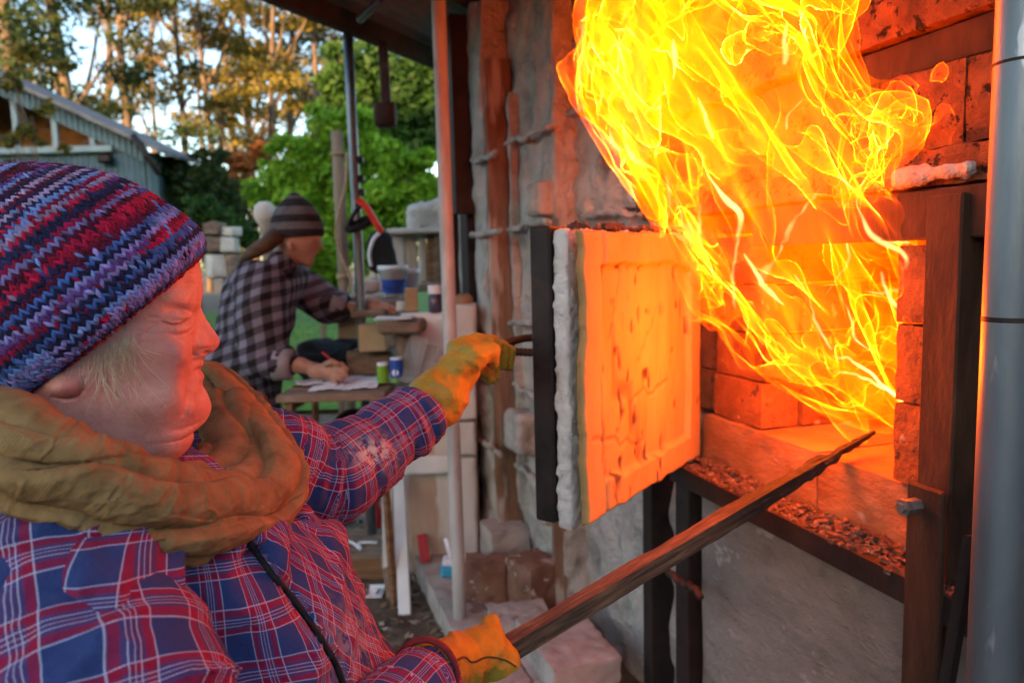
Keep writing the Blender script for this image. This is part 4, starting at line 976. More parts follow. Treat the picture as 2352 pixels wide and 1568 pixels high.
mesh('inner_fold', V-WO, F, M['scarf'], bpy.data.objects['scarf'], True, attrs={'weave': np.stack([aq*.04, tq*.5, 0*tq], -1)})
# ---- plaid flannel
def plaid(name, base, mid_, red, white, rep, dark=None):
    m_, nt, bs = newmat(name); at = _n(nt, 'ShaderNodeAttribute'); at.attribute_name = 'cloth'; sx_ = _n(nt, 'ShaderNodeSeparateXYZ'); nt.links.new(at.outputs['Vector'], sx_.inputs[0])
    v = coordn(nt, (1, 1, 1), False); fz = noisen(nt, v, 700, 2, .7); ff = noisen(nt, v, 14, 3, .6)
    def bands(o, ph):
        t = math_(nt, 'FRACT', math_(nt, 'ADD', math_(nt, 'MULTIPLY', o, 1/rep), ph))
        K = lambda st: ramp(nt, [(p, g(x)) for p, x in st], t, 'CONSTANT').outputs[0]
        return K([(0, 0), (.50, 1), (.96, 0)]), K([(0, 0), (.50, 1), (.595, 0), (.83, 1), (.93, 0)]), K([(0, 0), (.478, 1), (.50, 0), (.64, 1), (.654, 0), (.70, 1), (.714, 0), (.76, 1), (.774, 0), (.945, 1), (.967, 0)]), t
    bu, ru, wu_, tu_ = bands(sx_.outputs[0], .1); bv, rv, wv_, tv_ = bands(sx_.outputs[1], .35)
    c = mixc(nt, math_(nt, 'MULTIPLY', math_(nt, 'ADD', bu, bv), .44), base, mid_)
    tw = math_(nt, 'FRACT', math_(nt, 'MULTIPLY', math_(nt, 'ADD', sx_.outputs[0], sx_.outputs[1]), 620.0)); twm = math_(nt, 'ADD', math_(nt, 'MULTIPLY', math_(nt, 'GREATER_THAN', tw, .5), .5), .45)
    c = mixc(nt, math_(nt, 'MULTIPLY', ru, .66), c, red); c = mixc(nt, math_(nt, 'MULTIPLY', rv, .66), c, red)
    c = mixc(nt, math_(nt, 'MULTIPLY', wu_, math_(nt, 'MULTIPLY', twm, .75)), c, white); c = mixc(nt, math_(nt, 'MULTIPLY', wv_, math_(nt, 'MULTIPLY', twm, .75)), c, white)
    c = mixc(nt, math_(nt, 'MULTIPLY', fz, .18), c, g(.04)); c = mixc(nt, ramp(nt, [(.45, (0, 0, 0)), (.75, (.12, .12, .12))], ff).outputs[0], c, mid_)
    at2 = _n(nt, 'ShaderNodeAttribute'); at2.attribute_name = 'clay'
    nz = noisen(nt, v, 70, 4, .7); cm = math_(nt, 'MULTIPLY', at2.outputs['Fac'], ramp(nt, [(.44, (0, 0, 0)), (.56, (1, 1, 1))], nz).outputs[0], True)
    c = mixc(nt, cm, c, (.56, .50, .46))
    nt.links.new(c, bs.inputs['Base Color']); bs.inputs['Roughness'].default_value = .93; bs.inputs['Specular IOR Level'].default_value = .1; bs.inputs['Sheen Weight'].default_value = .03
    bumpn(nt, bs, math_(nt, 'ADD', fz, math_(nt, 'MULTIPLY', noisen(nt, v, 90, 3, .6), 2.0)), .0012); return m_
M['plaid'] = plaid('plaid_flannel', (.034, .056, .18), (.14, .042, .15), (.32, .004, .026), (.66, .64, .82), .048)
def ridge(P, f, seed): return 1-np.abs(fbm(P*f, seed, 3))
nsh = np.array([-.405, .61, 1.055]); fsh = np.array([-.40, 1.0, 1.04]); nb = np.array([-.44, .80, 1.045])
elb = np.array([-.245, .50, .87]); tc = np.array([-.375, .82, .80])
fld = Field((-.66, .36, .66), (-.10, 1.14, 1.18), .0062); P = fld.P
dT = sd_ell(P, tc, (.205, .235, .285)); dT = smin(dT, sd_cap(P, nsh, nb, .085, .075), .07); dT = smin(dT, sd_cap(P, nb, fsh, .075, .075), .06)
dA = sd_cap(P, nsh+np.array([.01, 0, -.01]), elb, .082, .070)
dT0, dA0 = dT.copy(), dA.copy()
# folds: draped over the chest, pulled towards the armpits
fo = P@np.array([[.55, .2, .8], [-.6, .75, .2], [.58, .60, -.55]], np.float32).T*np.array([1, .35, 1], np.float32)
dT = dT-.055*np.clip(ridge(fo, 7, 80)-.62, 0, 1)-.017*np.clip(ridge(fo, 15, 184)-.55, 0, 1)-.005*ridge(fo, 34, 87)
ta = ((P-nsh)@(elb-nsh))/np.dot(elb-nsh, elb-nsh)
fa = np.stack([ta*1.4, P[..., 0]*3, P[..., 2]*2.0+P[..., 1]], -1); dA = dA-.020*ridge(fa, 2.3, 86)-.022*np.clip(ridge(fa, 5, 88)-.5, 0, 1)-.004*ridge(fa, 12, 89)
Vt, Ft = biggest(*nets(dT, fld.lo, fld.h)); Va, Fa = biggest(*nets(smax(dA, -(dT0+.03), .01), fld.lo, fld.h)); isA = np.zeros(len(Vt), bool)
# flap edge: the front is open along a line; the far panel lies over it
LINE = [(575, 1245), (620, 1310), (672, 1372), (715, 1430), (750, 1485), (775, 1530), (800, 1600)]
vx, vy = proj(Vt); lx_ = np.interp(vy, [p[1] for p in LINE], [p[0] for p in LINE])
Nn = None
mesh_t = bpy.data.meshes.new('tmp'); mesh_t.from_pydata(Vt.tolist(), [], Ft.tolist()); nn_ = np.zeros(len(Vt)*3, np.float32); mesh_t.vertices.foreach_get('normal', nn_); nn_ = nn_.reshape(-1, 3); bpy.data.meshes.remove(mesh_t)
side = (vx-lx_); fm = (~isA)*(vy > 1200)*(Vt[:, 1] < 1.05)
Vt2 = Vt+nn_*(fm*(.006*np.clip((side-2)/6, 0, 1)-.006*np.exp(-(side/5.5)**2)))[:, None]
ang_ = np.arctan2(Vt[:, 1]-tc[1], Vt[:, 0]-tc[0])
uT = np.stack([ang_*.21, Vt[:, 2]+.25*Vt[:, 1], 0*ang_], -1)
ro = R(38); ur = np.stack([uT[:, 0]*math.cos(ro)-uT[:, 1]*math.sin(ro), uT[:, 0]*math.sin(ro)+uT[:, 1]*math.cos(ro), 0*ang_], -1)
uT = np.where((fm*(side > 0) > .5)[:, None], ur, uT)
cl = uT*.95+.0025*np.stack([noise(Vt*18, 90), noise(Vt*18, 91), 0*ang_], -1)
clay = .55*np.exp(-((vx-800)/60)**2-((vy-1480)/90)**2)*.6
shirt = mesh('shirt', Vt2-WO, Ft, M['plaid'], woman, True, attrs={'cloth': cl, 'clay': clay})
axA = nrm(elb-nsh); e_ = nrm(np.cross(axA, [0, 0, 1])); f__ = np.cross(axA, e_); rel = Va-nsh
uA = np.stack([np.arctan2(rel@f__, rel@e_)*.080, rel@axA, 0*rel[:, 0]], -1); ro = R(14); uA = np.stack([uA[:, 0]*math.cos(ro)-uA[:, 1]*math.sin(ro), uA[:, 0]*math.sin(ro)+uA[:, 1]*math.cos(ro), 0*rel[:, 0]], -1)
mesh('sleeve', Va-WO, Fa, M['plaid'], shirt, True, attrs={'cloth': uA*.8+.0025*np.stack([noise(Va*18, 90), noise(Va*18, 91), 0*rel[:, 0]], -1), 'clay': np.zeros(len(Va))})
from mathutils.bvhtree import BVHTree
bv_ = BVHTree.FromPolygons(Vt2.tolist(), Ft.tolist())
def hit(px, py, bv=bv_):
    r = ray(px, py); h_ = bv.ray_cast(Vector(CAMP), Vector(r)); return np.array(h_[0]) if h_[0] is not None else None
pts = [hit(x_, y_) for x_, y_ in smoothpath([(p[0]-1, p[1], 0) for p in LINE], 9)[:, :2]]; pts = [p for p in pts if p is not None]
if len(pts) > 3:
    zt = G().tube(np.array([p+nrm(CAMP-p)*.0015 for p in pts]), .0034, 6); mesh('gap_line', np.concatenate(zt.V)-WO, zt.F, pm('gap_black', [(.3, g(.008)), (.7, g(.02))], 30, .8), shirt, True)  # dark gap of the shirt opening, laid in as a near-black tube
# inner top glimpsed at the throat
thr = G(); thr.lathe([(.064, 0), (.066, .05), (.062, .10)], U(400, 1130, .82)-np.array([.05, .02, .03]), 24); mesh('undershirt', np.concatenate(thr.V)-WO, thr.F, pm('grey_knit', [(.3, (.22, .2, .22)), (.7, (.34, .31, .33))], 50, .9), woman, True)
# ---- the far arm, stretched to the door
def sleeve(name, pts, rads, hgt, seed, rings=.008, clayc=None, cuff=None):
    P3 = np.array(pts); rads = np.array(rads); lo_ = P3.min(0)-max(rads)-.03; hi_ = P3.max(0)+max(rads)+.03
    F_ = Field(lo_, hi_, hgt); P = F_.P; C = smoothpath(P3, 6); rr = np.interp(np.linspace(0, 1, len(C)), np.linspace(0, 1, len(rads)), rads)
    d = np.full(P.shape[:-1], 9.0, np.float32); best = np.full(P.shape[:-1], 9.0, np.float32); S = np.zeros(P.shape[:-1], np.float32); arc = np.r_[0, np.cumsum(np.linalg.norm(np.diff(C, axis=0), axis=1))]
    for k in range(len(C)-1):
        a_, b_ = C[k].astype(np.float32), C[k+1].astype(np.float32); ab_ = b_-a_; t = np.clip(((P-a_)@ab_)/np.dot(ab_, ab_), 0, 1); dd = np.linalg.norm(P-a_-t[..., None]*ab_, axis=-1)-(rr[k]+(rr[k+1]-rr[k])*t)
        m_ = dd < best; best = np.where(m_, dd, best); S = np.where(m_, arc[k]+t*(arc[k+1]-arc[k]), S); d = smin(d, dd, .01)
    q = np.stack([S*1.0, P[..., 2]*.22, (P[..., 0]+P[..., 1])*.22], -1)
    amp = rings*(.45+.75*np.abs(noise(np.stack([S*7, S*0, S*0], -1), seed+5)))
    d = d-amp*(ridge(q, 42, seed)-.55)-.0022*ridge(q, 100, seed+3)
    d = smax(d, -( (P-C[-1])@nrm(C[-2]-C[-1]).astype(np.float32) ), .002)
    V, F = biggest(*nets(d, F_.lo, hgt))
    dd = np.linalg.norm(V[:, None, :]-C[None], axis=-1); k = np.clip(dd.argmin(1), 1, len(C)-2); Tn = C[k+1]-C[k-1]; Tn /= np.linalg.norm(Tn, axis=1)[:, None]; rel = V-C[k]
    s_ = arc[k]+(rel*Tn).sum(1); up_ = np.array([0, 0, 1.0])-Tn*Tn[:, 2:3]; up_ /= np.linalg.norm(up_, axis=1)[:, None]; sd2 = np.cross(Tn, up_)
    an = np.arctan2((rel*sd2).sum(1), (rel*up_).sum(1))
    cl = .98*np.stack([an*.058, s_, 0*s_], -1)+.002*np.stack([noise(V*25, 92), noise(V*25, 93), 0*s_], -1)
    vx, vy = proj(V); ck = np.zeros(len(V))
    if clayc: ck = 1.1*np.exp(-((vx-clayc[0])/clayc[2])**2-((vy-clayc[1])/clayc[3])**2)
    return mesh(name, V-WO, F, M['plaid'], shirt, True, attrs={'cloth': cl, 'clay': ck})
sleeve('sleeve', [fsh+np.array([-.03, .02, .0]), U(600, 1065, 1.02), U(722, 1105, 1.07), U(830, 1045, 1.14), U(975, 945, 1.235)], [.078, .075, .068, .062, .046], .0042, 120, .015, (860, 1040, 45, 34))
sleeve('sleeve', [elb+np.array([0, 0, -.02]), np.array([-.20, .60, .855]), U(925, 1620, .76), U(985, 1575, .83)], [.066, .058, .044, .037], .0045, 140, .006)
# ---- leather gloves
M['leather'] = pm('yellow_leather', [(.25, (.24, .15, .015)), (.5, (.34, .22, .022)), (.78, (.43, .285, .032))], 16, .55, .004, 45, spots=[((.13, .08, .014), 11, .66, .5), ((.06, .03, .01), 24, .68, .6)], spec=.35, detail=6)
M['trim'] = pm('crimson_binding', [(.3, (.13, .010, .014)), (.7, (.24, .02, .024))], 40, .7, .001, 200)
M['gdark'] = pm('glove_inside', [(.3, (.045, .03, .014)), (.7, (.11, .07, .03))], 20, .9)
def E(px, py, Y): return U(px, py, Y)
def capr(P, a, b, ra, rb):                              # radii in picture units at the depth of each end
    return sd_cap(P, E(*a), E(*b), ra*a[2]/FPX, rb*b[2]/FPX)
def wrinkle(P, dirv, f, seed, amp):
    q = np.asarray(P)@np.asarray(dirv, np.float32).T; return amp*(ridge(q, f, seed)-.6)
lo_ = np.minimum.reduce([E(900, 740, 1.15), E(900, 1040, 1.15), E(1210, 1040, 1.47), E(1210, 740, 1.47)]); hi_ = np.maximum.reduce([E(900, 740, 1.47), E(1210, 1040, 1.15), E(1210, 740, 1.47), E(900, 740, 1.15)])
lo_[1], hi_[1] = 1.14, 1.50
F_ = Field(lo_, hi_, .0026); P = F_.P
cuff = smin(capr(P, (962, 958, 1.225), (1000, 915, 1.25), 66, 58), capr(P, (1000, 915, 1.25), (1046, 862, 1.29), 56, 46), .02)
cuff = smin(cuff, capr(P, (1020, 930, 1.26), (1030, 920, 1.26), 44, 40), .02)
Fd = nrm(E(962, 958, 1.225)-E(1000, 915, 1.25)).astype(np.float32)
cuff = smax(cuff, (P-E(966, 953, 1.228).astype(np.float32))@Fd, .003)
palm = smin(capr(P, (1046, 866, 1.295), (1072, 822, 1.33), 42, 36), capr(P, (1072, 822, 1.335), (1112, 802, 1.37), 34, 26), .02)
palm = smin(palm, smin(capr(P, (1048, 802, 1.335), (1095, 781, 1.362), 21, 20), capr(P, (1095, 781, 1.362), (1136, 791, 1.388), 20, 17), .01), .010)
hand = smin(cuff, palm, .022)
fing = None
for (a_, b_, c_2, r1) in (((1126, 787, 1.385), (1151, 797, 1.41), (1154, 838, 1.42), 15.5), ((1142, 793, 1.41), (1167, 806, 1.435), (1167, 842, 1.44), 14.5), ((1112, 838, 1.385), (1136, 852, 1.41), (1142, 866, 1.405), 14), ((1100, 846, 1.36), (1122, 862, 1.385), (1127, 872, 1.38), 13)):
    s_ = smin(capr(P, a_, b_, r1+2, r1), capr(P, b_, c_2, r1, r1*.82), .005); fing = s_ if fing is None else smin(fing, s_, .0025)
hand = smin(hand, fing, .005)
thumb = smin(capr(P, (1044, 858, 1.268), (1082, 822, 1.285), 31, 29), capr(P, (1082, 822, 1.285), (1122, 806, 1.312), 28, 24), .012)
thumb = smin(thumb, capr(P, (1122, 806, 1.312), (1131, 830, 1.328), 23, 15), .008)
hand = smin(hand, thumb, .0035)
hand = hand-wrinkle(P, [[.8, .3, -.5], [.3, .3, .3], [.4, .2, .9]], 20, 150, .0062)-wrinkle(P, [[.6, .3, .7], [.2, .2, .2], [.4, .2, -.6]], 60, 153, .0014)
V, Fq = nets(hand, F_.lo, F_.h)
glv = mesh('glove', V-WO, Fq, M['leather'], woman, True); glv['label'] = 'yellow leather glove holding the door handle'
def ringpts(c, ax, r1, r2, up, n=28):
    e = nrm(np.cross(ax, up)); f = nrm(np.cross(e, ax)); return np.array([c+e*r1*math.cos(t)+f*r2*math.sin(t) for t in np.linspace(0, 2*np.pi, n)])
tr_ = G().tube(ringpts(E(966, 953, 1.228), Fd, .0485, .0485, [0, 0, 1.0]), .0042, 8, False); mesh('binding', np.concatenate(tr_.V)-WO, tr_.F, M['trim'], glv, True)
bvg = BVHTree.FromPolygons(V.tolist(), Fq.tolist())
def seam(pts, bv, par, r=.0014):
    q = [hit(x_, y_, bv) for x_, y_ in smoothpath([(x_, y_, 0) for x_, y_ in pts], 5)[:, :2]]; q = [p for p in q if p is not None]
    if len(q) > 3: t = G().tube(np.array(q), r, 6); mesh('seam', np.concatenate(t.V)-WO, t.F, M['gdark'], par, True)
# second glove, closed round the timber
lo_ = np.array([-.20, .70, .80]); hi_ = np.array([.06, 1.10, 1.06]); F_ = Field(lo_, hi_, .0027); P = F_.P
c0, c1, c2 = (958, 1560, .80), (1040, 1530, .90), (1085, 1505, .945)
outer = smin(capr(P, c0, c1, 84, 62), capr(P, c1, c2, 62, 56), .02)
inner = capr(P, (940, 1568, .785), (1030, 1535, .885), 78, 50)
ax2 = nrm(E(*c0)-E(*c1)).astype(np.float32); cutp = E(975, 1553, .82).astype(np.float32)
outer = smax(outer, (P-cutp)@ax2, .002); outer = smax(outer, -inner, .002)
h2 = smin(outer, capr(P, (1085, 1505, .945), (1125, 1505, .97), 56, 48), .03)
h2 = smin(h2, sd_ell(P, E(1125, 1535, .965), (.040, .045, .040)), .02)
th2 = smin(capr(P, (1085, 1478, .945), (1122, 1455, .975), 34, 24), capr(P, (1122, 1455, .975), (1130, 1425, .985), 22, 16), .012)
h2 = smin(h2, th2, .012); fing = None
for k in range(4):
    a_, b_, c_2 = (1118+2*k, 1500+26*k, .985-.004*k), (1168-3*k, 1502+24*k, 1.0-.01*k), (1176-5*k, 1545+22*k, .975-.014*k)
    s_ = smin(capr(P, a_, b_, 20, 17), capr(P, b_, c_2, 17, 15), .006); fing = s_ if fing is None else smin(fing, s_, .003)
h2 = smin(h2, fing, .009)
h2 = h2-wrinkle(P, [[.9, .2, -.3], [.3, .3, .3], [.3, .2, .9]], 16, 160, .0085)-wrinkle(P, [[.6, .3, .7], [.2, .2, .2], [.4, .2, -.6]], 60, 163, .0014)
V, Fq = nets(h2, F_.lo, F_.h)
gl2 = mesh('glove', V-WO, Fq, M['leather'], woman, True); gl2['label'] = 'yellow leather glove closed round the timber'
bvg = BVHTree.FromPolygons(V.tolist(), Fq.tolist())
tr_ = G().tube(ringpts(np.array(cutp, float), np.array(ax2, float), .0405, .0405, [0, 0, 1.0]), .0042, 8, False); mesh('binding', np.concatenate(tr_.V)-WO, tr_.F, M['trim'], gl2, True)
seam([(1035, 1525), (1065, 1508), (1085, 1520), (1120, 1508), (1160, 1515), (1185, 1530)], bvg, gl2)
# ---- the timber she pushes into the fire
n0, n1 = E(1120, 1517, .965), E(2008, 992, 1.43)
tL = np.linalg.norm(n1-n0); td = nrm(n1-n0); e_ = nrm(np.cross(td, [0, 0, 1.0])); u_ = np.cross(e_, td)
nA = 150; V = []
for k in range(nA+1):
    t = k/nA; hw = .0138*(1-.0*t)*(1 if t < .62 else max(.10, 1-((t-.62)/.38)**1.25*.80)); c = n0+td*tL*(t*1.06-.06)
    for q in range(16):
        a_ = 2*math.pi*q/16; ca, sa = math.cos(a_), math.sin(a_); rr = hw/max(abs(ca), abs(sa))
        V.append(c+e_*rr*ca+u_*rr*sa)
V = np.array(V); cc_ = np.repeat(np.array([n0+td*tL*(k/nA*1.06-.06) for k in range(nA+1)]), 16, 0); tt = np.repeat(np.linspace(0, 1, nA+1), 16)
rd_ = V-cc_; rl_ = np.linalg.norm(rd_, axis=1)[:, None]
lc = np.stack([tt*6, rd_@e_*60, rd_@u_*60], -1)
V = V+rd_/rl_*(.0022*fbm(lc*2, 170, 3)+(.0045*np.clip((tt-.6)/.2, 0, 1))*fbm(lc*np.array([6, 2, 2]), 173, 3))[:, None]*np.clip(rl_/.01, 0, 1)
Fq = [(k*16+q, k*16+(q+1) % 16, (k+1)*16+(q+1) % 16, (k+1)*16+q) for k in range(nA) for q in range(16)]+[tuple(range(16))[::-1], tuple(range(nA*16, nA*16+16))]
m_, nt, bs = newmat('charring_timber'); at = _n(nt, 'ShaderNodeAttribute'); at.attribute_name = 'along'; sx_ = _n(nt, 'ShaderNodeSeparateXYZ'); nt.links.new(at.outputs['Vector'], sx_.inputs[0])
f = noisen(nt, at.outputs['Vector'], 2.2, 5, .65, .4); c = ramp(nt, [(.3, (.030, .016, .010)), (.5, (.105, .052, .028)), (.7, (.21, .115, .06))], f).outputs[0]
fc = noisen(nt, at.outputs['Vector'], 5.0, 4, .6); chr_ = ramp(nt, [(.45, (.006, .005, .004)), (.64, (.020, .013, .010)), (.72, (.20, .16, .13))], fc).outputs[0]
k_ = ramp(nt, [(.50, (0, 0, 0)), (.62, (1, 1, 1))], math_(nt, 'ADD', math_(nt, 'MULTIPLY', sx_.outputs[0], 1/6.), math_(nt, 'MULTIPLY', math_(nt, 'SUBTRACT', fc, .5), .25))).outputs[0]
nt.links.new(mixc(nt, k_, c, chr_), bs.inputs['Base Color']); bs.inputs['Roughness'].default_value = .85; bumpn(nt, bs, f, .003)
stick = tag(mesh('timber_stick', V, Fq, m_, None, False, n0, attrs={'along': lc}), 'long square timber with a charred tip being pushed into the firebox', 'timber')
# ------------------------------------------------------------------ trees, bushes, grass
def leafmat(name, stops, trans=.35):
    m_ = bpy.data.materials.new(name); m_.use_nodes = True; nt = m_.node_tree; nt.nodes.clear()
    out = _n(nt, 'ShaderNodeOutputMaterial'); mx = _n(nt, 'ShaderNodeMixShader'); d = _n(nt, 'ShaderNodeBsdfPrincipled'); t = _n(nt, 'ShaderNodeBsdfTranslucent')
    at = _n(nt, 'ShaderNodeAttribute'); at.attribute_name = 'tint'; c = ramp(nt, stops, at.outputs['Fac']).outputs[0]
    d.inputs['Roughness'].default_value = .6; d.inputs['Specular IOR Level'].default_value = .25
    nt.links.new(c, d.inputs['Base Color']); nt.links.new(c, t.inputs['Color']); mx.inputs[0].default_value = trans
    nt.links.new(d.outputs[0], mx.inputs[1]); nt.links.new(t.outputs[0], mx.inputs[2]); nt.links.new(mx.outputs[0], out.inputs['Surface']); return m_
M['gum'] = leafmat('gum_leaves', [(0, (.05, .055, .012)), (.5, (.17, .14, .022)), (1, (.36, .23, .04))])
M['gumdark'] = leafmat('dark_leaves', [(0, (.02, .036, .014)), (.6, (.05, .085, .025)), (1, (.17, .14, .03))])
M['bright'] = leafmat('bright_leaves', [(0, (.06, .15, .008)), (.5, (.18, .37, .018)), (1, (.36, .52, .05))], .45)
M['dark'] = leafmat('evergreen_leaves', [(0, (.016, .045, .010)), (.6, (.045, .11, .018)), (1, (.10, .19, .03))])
M['russet'] = leafmat('russet_leaves', [(0, (.10, .035, .012)), (.6, (.30, .10, .025)), (1, (.42, .18, .05))])
M['bark'] = pm('bark', [(.3, (.06, .04, .03)), (.7, (.22, .15, .10))], 3, .9, .02, 12, stretch=(1, 1, .3))
M['greytwig'] = leafmat('grey_twigs', [(0, (.03, .026, .024)), (1, (.10, .085, .075))])
rl_s = np.random.RandomState(8)
def leaves(cl, n, size, jit=1.0):
    """n leaf-sized faces scattered through clumps (x, y, z, rx, ry, rz)"""
    cl = np.asarray(cl, float); wt = cl[:, 3]*cl[:, 4]*cl[:, 5]; wt = wt**.75; k = rl_s.choice(len(cl), n, p=wt/wt.sum())
    d = rl_s.randn(n, 3); d /= np.linalg.norm(d, axis=1)[:, None]; rr = rl_s.rand(n, 1)**.45
    c = cl[k, :3]+d*rr*cl[k, 3:6]
    a = rl_s.randn(n, 3); a /= np.linalg.norm(a, axis=1)[:, None]; b = np.cross(a, rl_s.randn(n, 3)); b /= np.linalg.norm(b, axis=1)[:, None]
    s = size*rl_s.uniform(.5, 1.4, (n, 1)); a = a*s; b = b*s*.5
    V = np.stack([c-a, c+b*.9-a*.1, c+a, c-b*.9-a*.1], 1).reshape(-1, 3); F = np.arange(n*4).reshape(-1, 4)
    tint = np.clip(rl_s.rand(n)*.6+.4*rl_s.rand(len(cl))[k], 0, 1); return V, F, np.repeat(tint, 4)
def tree(name, label, base, H, clumps, n, size, mat, trunk=.12, lean=(0, 0), group=None, cat='tree', limbs=5, forks=True, barkm='bark'):
    base = np.array(base, float); t = thing(name, label, cat, base, group=group)
    top = np.array([lean[0], lean[1], H]); ks = np.linspace(0, 1, 7)
    P = np.array([top*k+np.array([.02*H*math.sin(4*k+base[0]), .02*H*math.cos(3*k+base[1]), 0])*k for k in ks])
    gt = G(); gt.tube(P, trunk*(1-.75*ks), 8)
    cl = np.asarray(clumps, float)
    for q in range(min(limbs, len(cl))):
        c = cl[q, :3]; k = min(.92, max(.25, (c[2]/H)-.22)); s = np.array([np.interp(k, ks, P[:, i]) for i in range(3)])
        gt.tube(smoothpath([s, (s+c)/2+np.array([0, 0, -.02*H]), c+np.array([0, 0, .3*cl[q, 5]])], 4), np.linspace(trunk*.42, trunk*.08, 9), 6)
    gt.build('trunk', M[barkm], t, True)
    V, F, tn = leaves(cl, n, size); mesh('crown', V, F, mat, t, attrs={'tint': tn}); return t
rt = np.random.RandomState(21)
def gumclumps(H, R0, n, z0=.42, flat=.5):
    out = []
    for k in range(n):
        a = rt.uniform(0, 6.28); zz_ = H*(z0+(1-z0)*rt.rand()**.8); rr = R0*rt.uniform(.15, 1.0)*(1.0 if zz_ < .9*H else .6); s = R0*rt.uniform(.16, .36)
        out.append((rr*math.cos(a), rr*math.sin(a), zz_, s*1.15, s*1.15, s*flat))
    return out
ND = ['tall dark gum tree spreading over the shed roof at the left edge', 'dense shadowy gum tree with hanging foliage right behind the shed', 'dark gum with a few sunlit twigs above the shed gable', 'slim leaning gum tree with a forked bare trunk beside the shed', 'straight thin gum trunk rising just past the shed corner', 'sunlit gum tree with layered golden foliage right of the shed',
      'open gum tree with orange lit branches in the middle of the sky gap', 'tall gum tree with golden crown behind the bending man', 'sunlit gum with thick trunk above the russet shrub', 'golden gum tree reaching under the tip of the roof beam', 'far thin gum trunk against the bright sky', 'sunlit gum crown directly left of the thin grey roof pole', 'distant gum tree with sparse crown between the tall golden ones', 'distant low gum tree above the green bushes', 'tall golden gum filling the top of the sky beneath the beam']
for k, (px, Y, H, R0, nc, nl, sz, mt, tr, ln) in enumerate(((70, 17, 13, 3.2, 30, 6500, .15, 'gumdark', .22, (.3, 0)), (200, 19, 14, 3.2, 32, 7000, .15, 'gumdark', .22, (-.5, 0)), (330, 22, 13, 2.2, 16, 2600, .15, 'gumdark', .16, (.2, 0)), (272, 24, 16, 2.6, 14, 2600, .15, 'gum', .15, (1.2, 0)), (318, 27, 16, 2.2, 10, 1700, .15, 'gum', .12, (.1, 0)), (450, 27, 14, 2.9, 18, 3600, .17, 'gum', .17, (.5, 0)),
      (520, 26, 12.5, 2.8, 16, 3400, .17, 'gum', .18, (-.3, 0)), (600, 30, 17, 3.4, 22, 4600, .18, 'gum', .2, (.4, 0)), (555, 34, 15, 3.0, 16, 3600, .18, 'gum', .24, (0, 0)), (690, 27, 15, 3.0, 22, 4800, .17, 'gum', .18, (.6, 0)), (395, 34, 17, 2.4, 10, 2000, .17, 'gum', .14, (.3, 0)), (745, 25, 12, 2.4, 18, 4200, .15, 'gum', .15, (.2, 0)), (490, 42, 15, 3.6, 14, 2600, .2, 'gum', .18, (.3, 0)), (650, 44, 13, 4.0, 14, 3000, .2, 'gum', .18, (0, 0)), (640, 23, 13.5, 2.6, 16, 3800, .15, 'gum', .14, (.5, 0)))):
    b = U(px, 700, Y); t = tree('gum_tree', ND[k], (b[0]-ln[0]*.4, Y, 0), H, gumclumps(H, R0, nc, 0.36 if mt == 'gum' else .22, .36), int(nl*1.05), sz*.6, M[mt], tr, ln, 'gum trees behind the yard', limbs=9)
def bush(name, label, pts, Y, n, size, mat, h=None, group=None, trunk=.04, bark='bark'):
    """pts: picture position and radius of every clump (at distance Y)"""
    cl = []; c0 = np.mean([U(p[0], p[1], Y+(p[3] if len(p) > 3 else 0)) for p in pts], axis=0); base = np.array([c0[0], Y, 0])
    for p in pts:
        y_ = Y+(p[3] if len(p) > 3 else 0); c = U(p[0], p[1], y_); r = p[2]*y_/FPX; cl.append((*(c-base), r*.8, r*.9, r*.7))
        for q in range(7):                              # smaller sprays standing out of every clump
            d = rt.randn(3); d /= np.linalg.norm(d); s_ = r*rt.uniform(.18, .42); cl.append((*(c-base+d*r*rt.uniform(.6, 1.15)), s_, s_, s_*.6))
    return tree(name, label, base, max(c[2] for c in cl)*.8, cl, n, size, M[mat], trunk, group=group, cat='bush' if 'tree' not in name else 'tree', limbs=len(pts)*2, barkm=bark)
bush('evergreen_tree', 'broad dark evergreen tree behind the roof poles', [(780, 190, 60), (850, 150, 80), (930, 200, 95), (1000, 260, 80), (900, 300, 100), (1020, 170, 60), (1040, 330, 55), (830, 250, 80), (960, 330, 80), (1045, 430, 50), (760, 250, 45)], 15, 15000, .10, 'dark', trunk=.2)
bush('green_bush', 'big bright green bush behind the striped beanie and rope post', [(760, 300, 65), (820, 290, 65), (700, 360, 70), (780, 390, 90), (860, 360, 80), (640, 410, 60), (700, 470, 90), (820, 470, 95), (620, 470, 55), (760, 540, 95), (680, 560, 70), (590, 440, 40)], 8.8, 17000, .050, 'bright')
bush('green_bush', 'yellow-green bush with long sprays on the right of the thin grey pole', [(920, 380, 60), (960, 430, 55), (900, 450, 75), (985, 460, 40), (860, 500, 70), (940, 500, 60), (1000, 430, 28)], 7.6, 9000, .048, 'bright')
bush('green_bush', 'low leafy green bush between the bending man and the rope post', [(720, 610, 42), (750, 640, 45), (735, 570, 40), (770, 600, 40), (715, 660, 30), (845, 590, 38), (860, 560, 40)], 6.2, 4200, .045, 'bright')
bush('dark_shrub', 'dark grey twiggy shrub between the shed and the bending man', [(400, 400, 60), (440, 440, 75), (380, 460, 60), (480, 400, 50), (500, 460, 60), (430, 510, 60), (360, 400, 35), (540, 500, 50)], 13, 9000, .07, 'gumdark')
bush('russet_shrub', 'small russet autumn shrub in front of the distant gum trunks', [(550, 380, 32), (585, 370, 30), (560, 430, 34), (520, 410, 26), (600, 345, 26), (545, 470, 22)], 16, 1500, .09, 'russet')
bush('russet_shrub', 'rust coloured foliage glimpsed through the dark evergreen', [(915, 310, 14), (945, 330, 18), (960, 300, 12)], 18, 500, .08, 'russet')
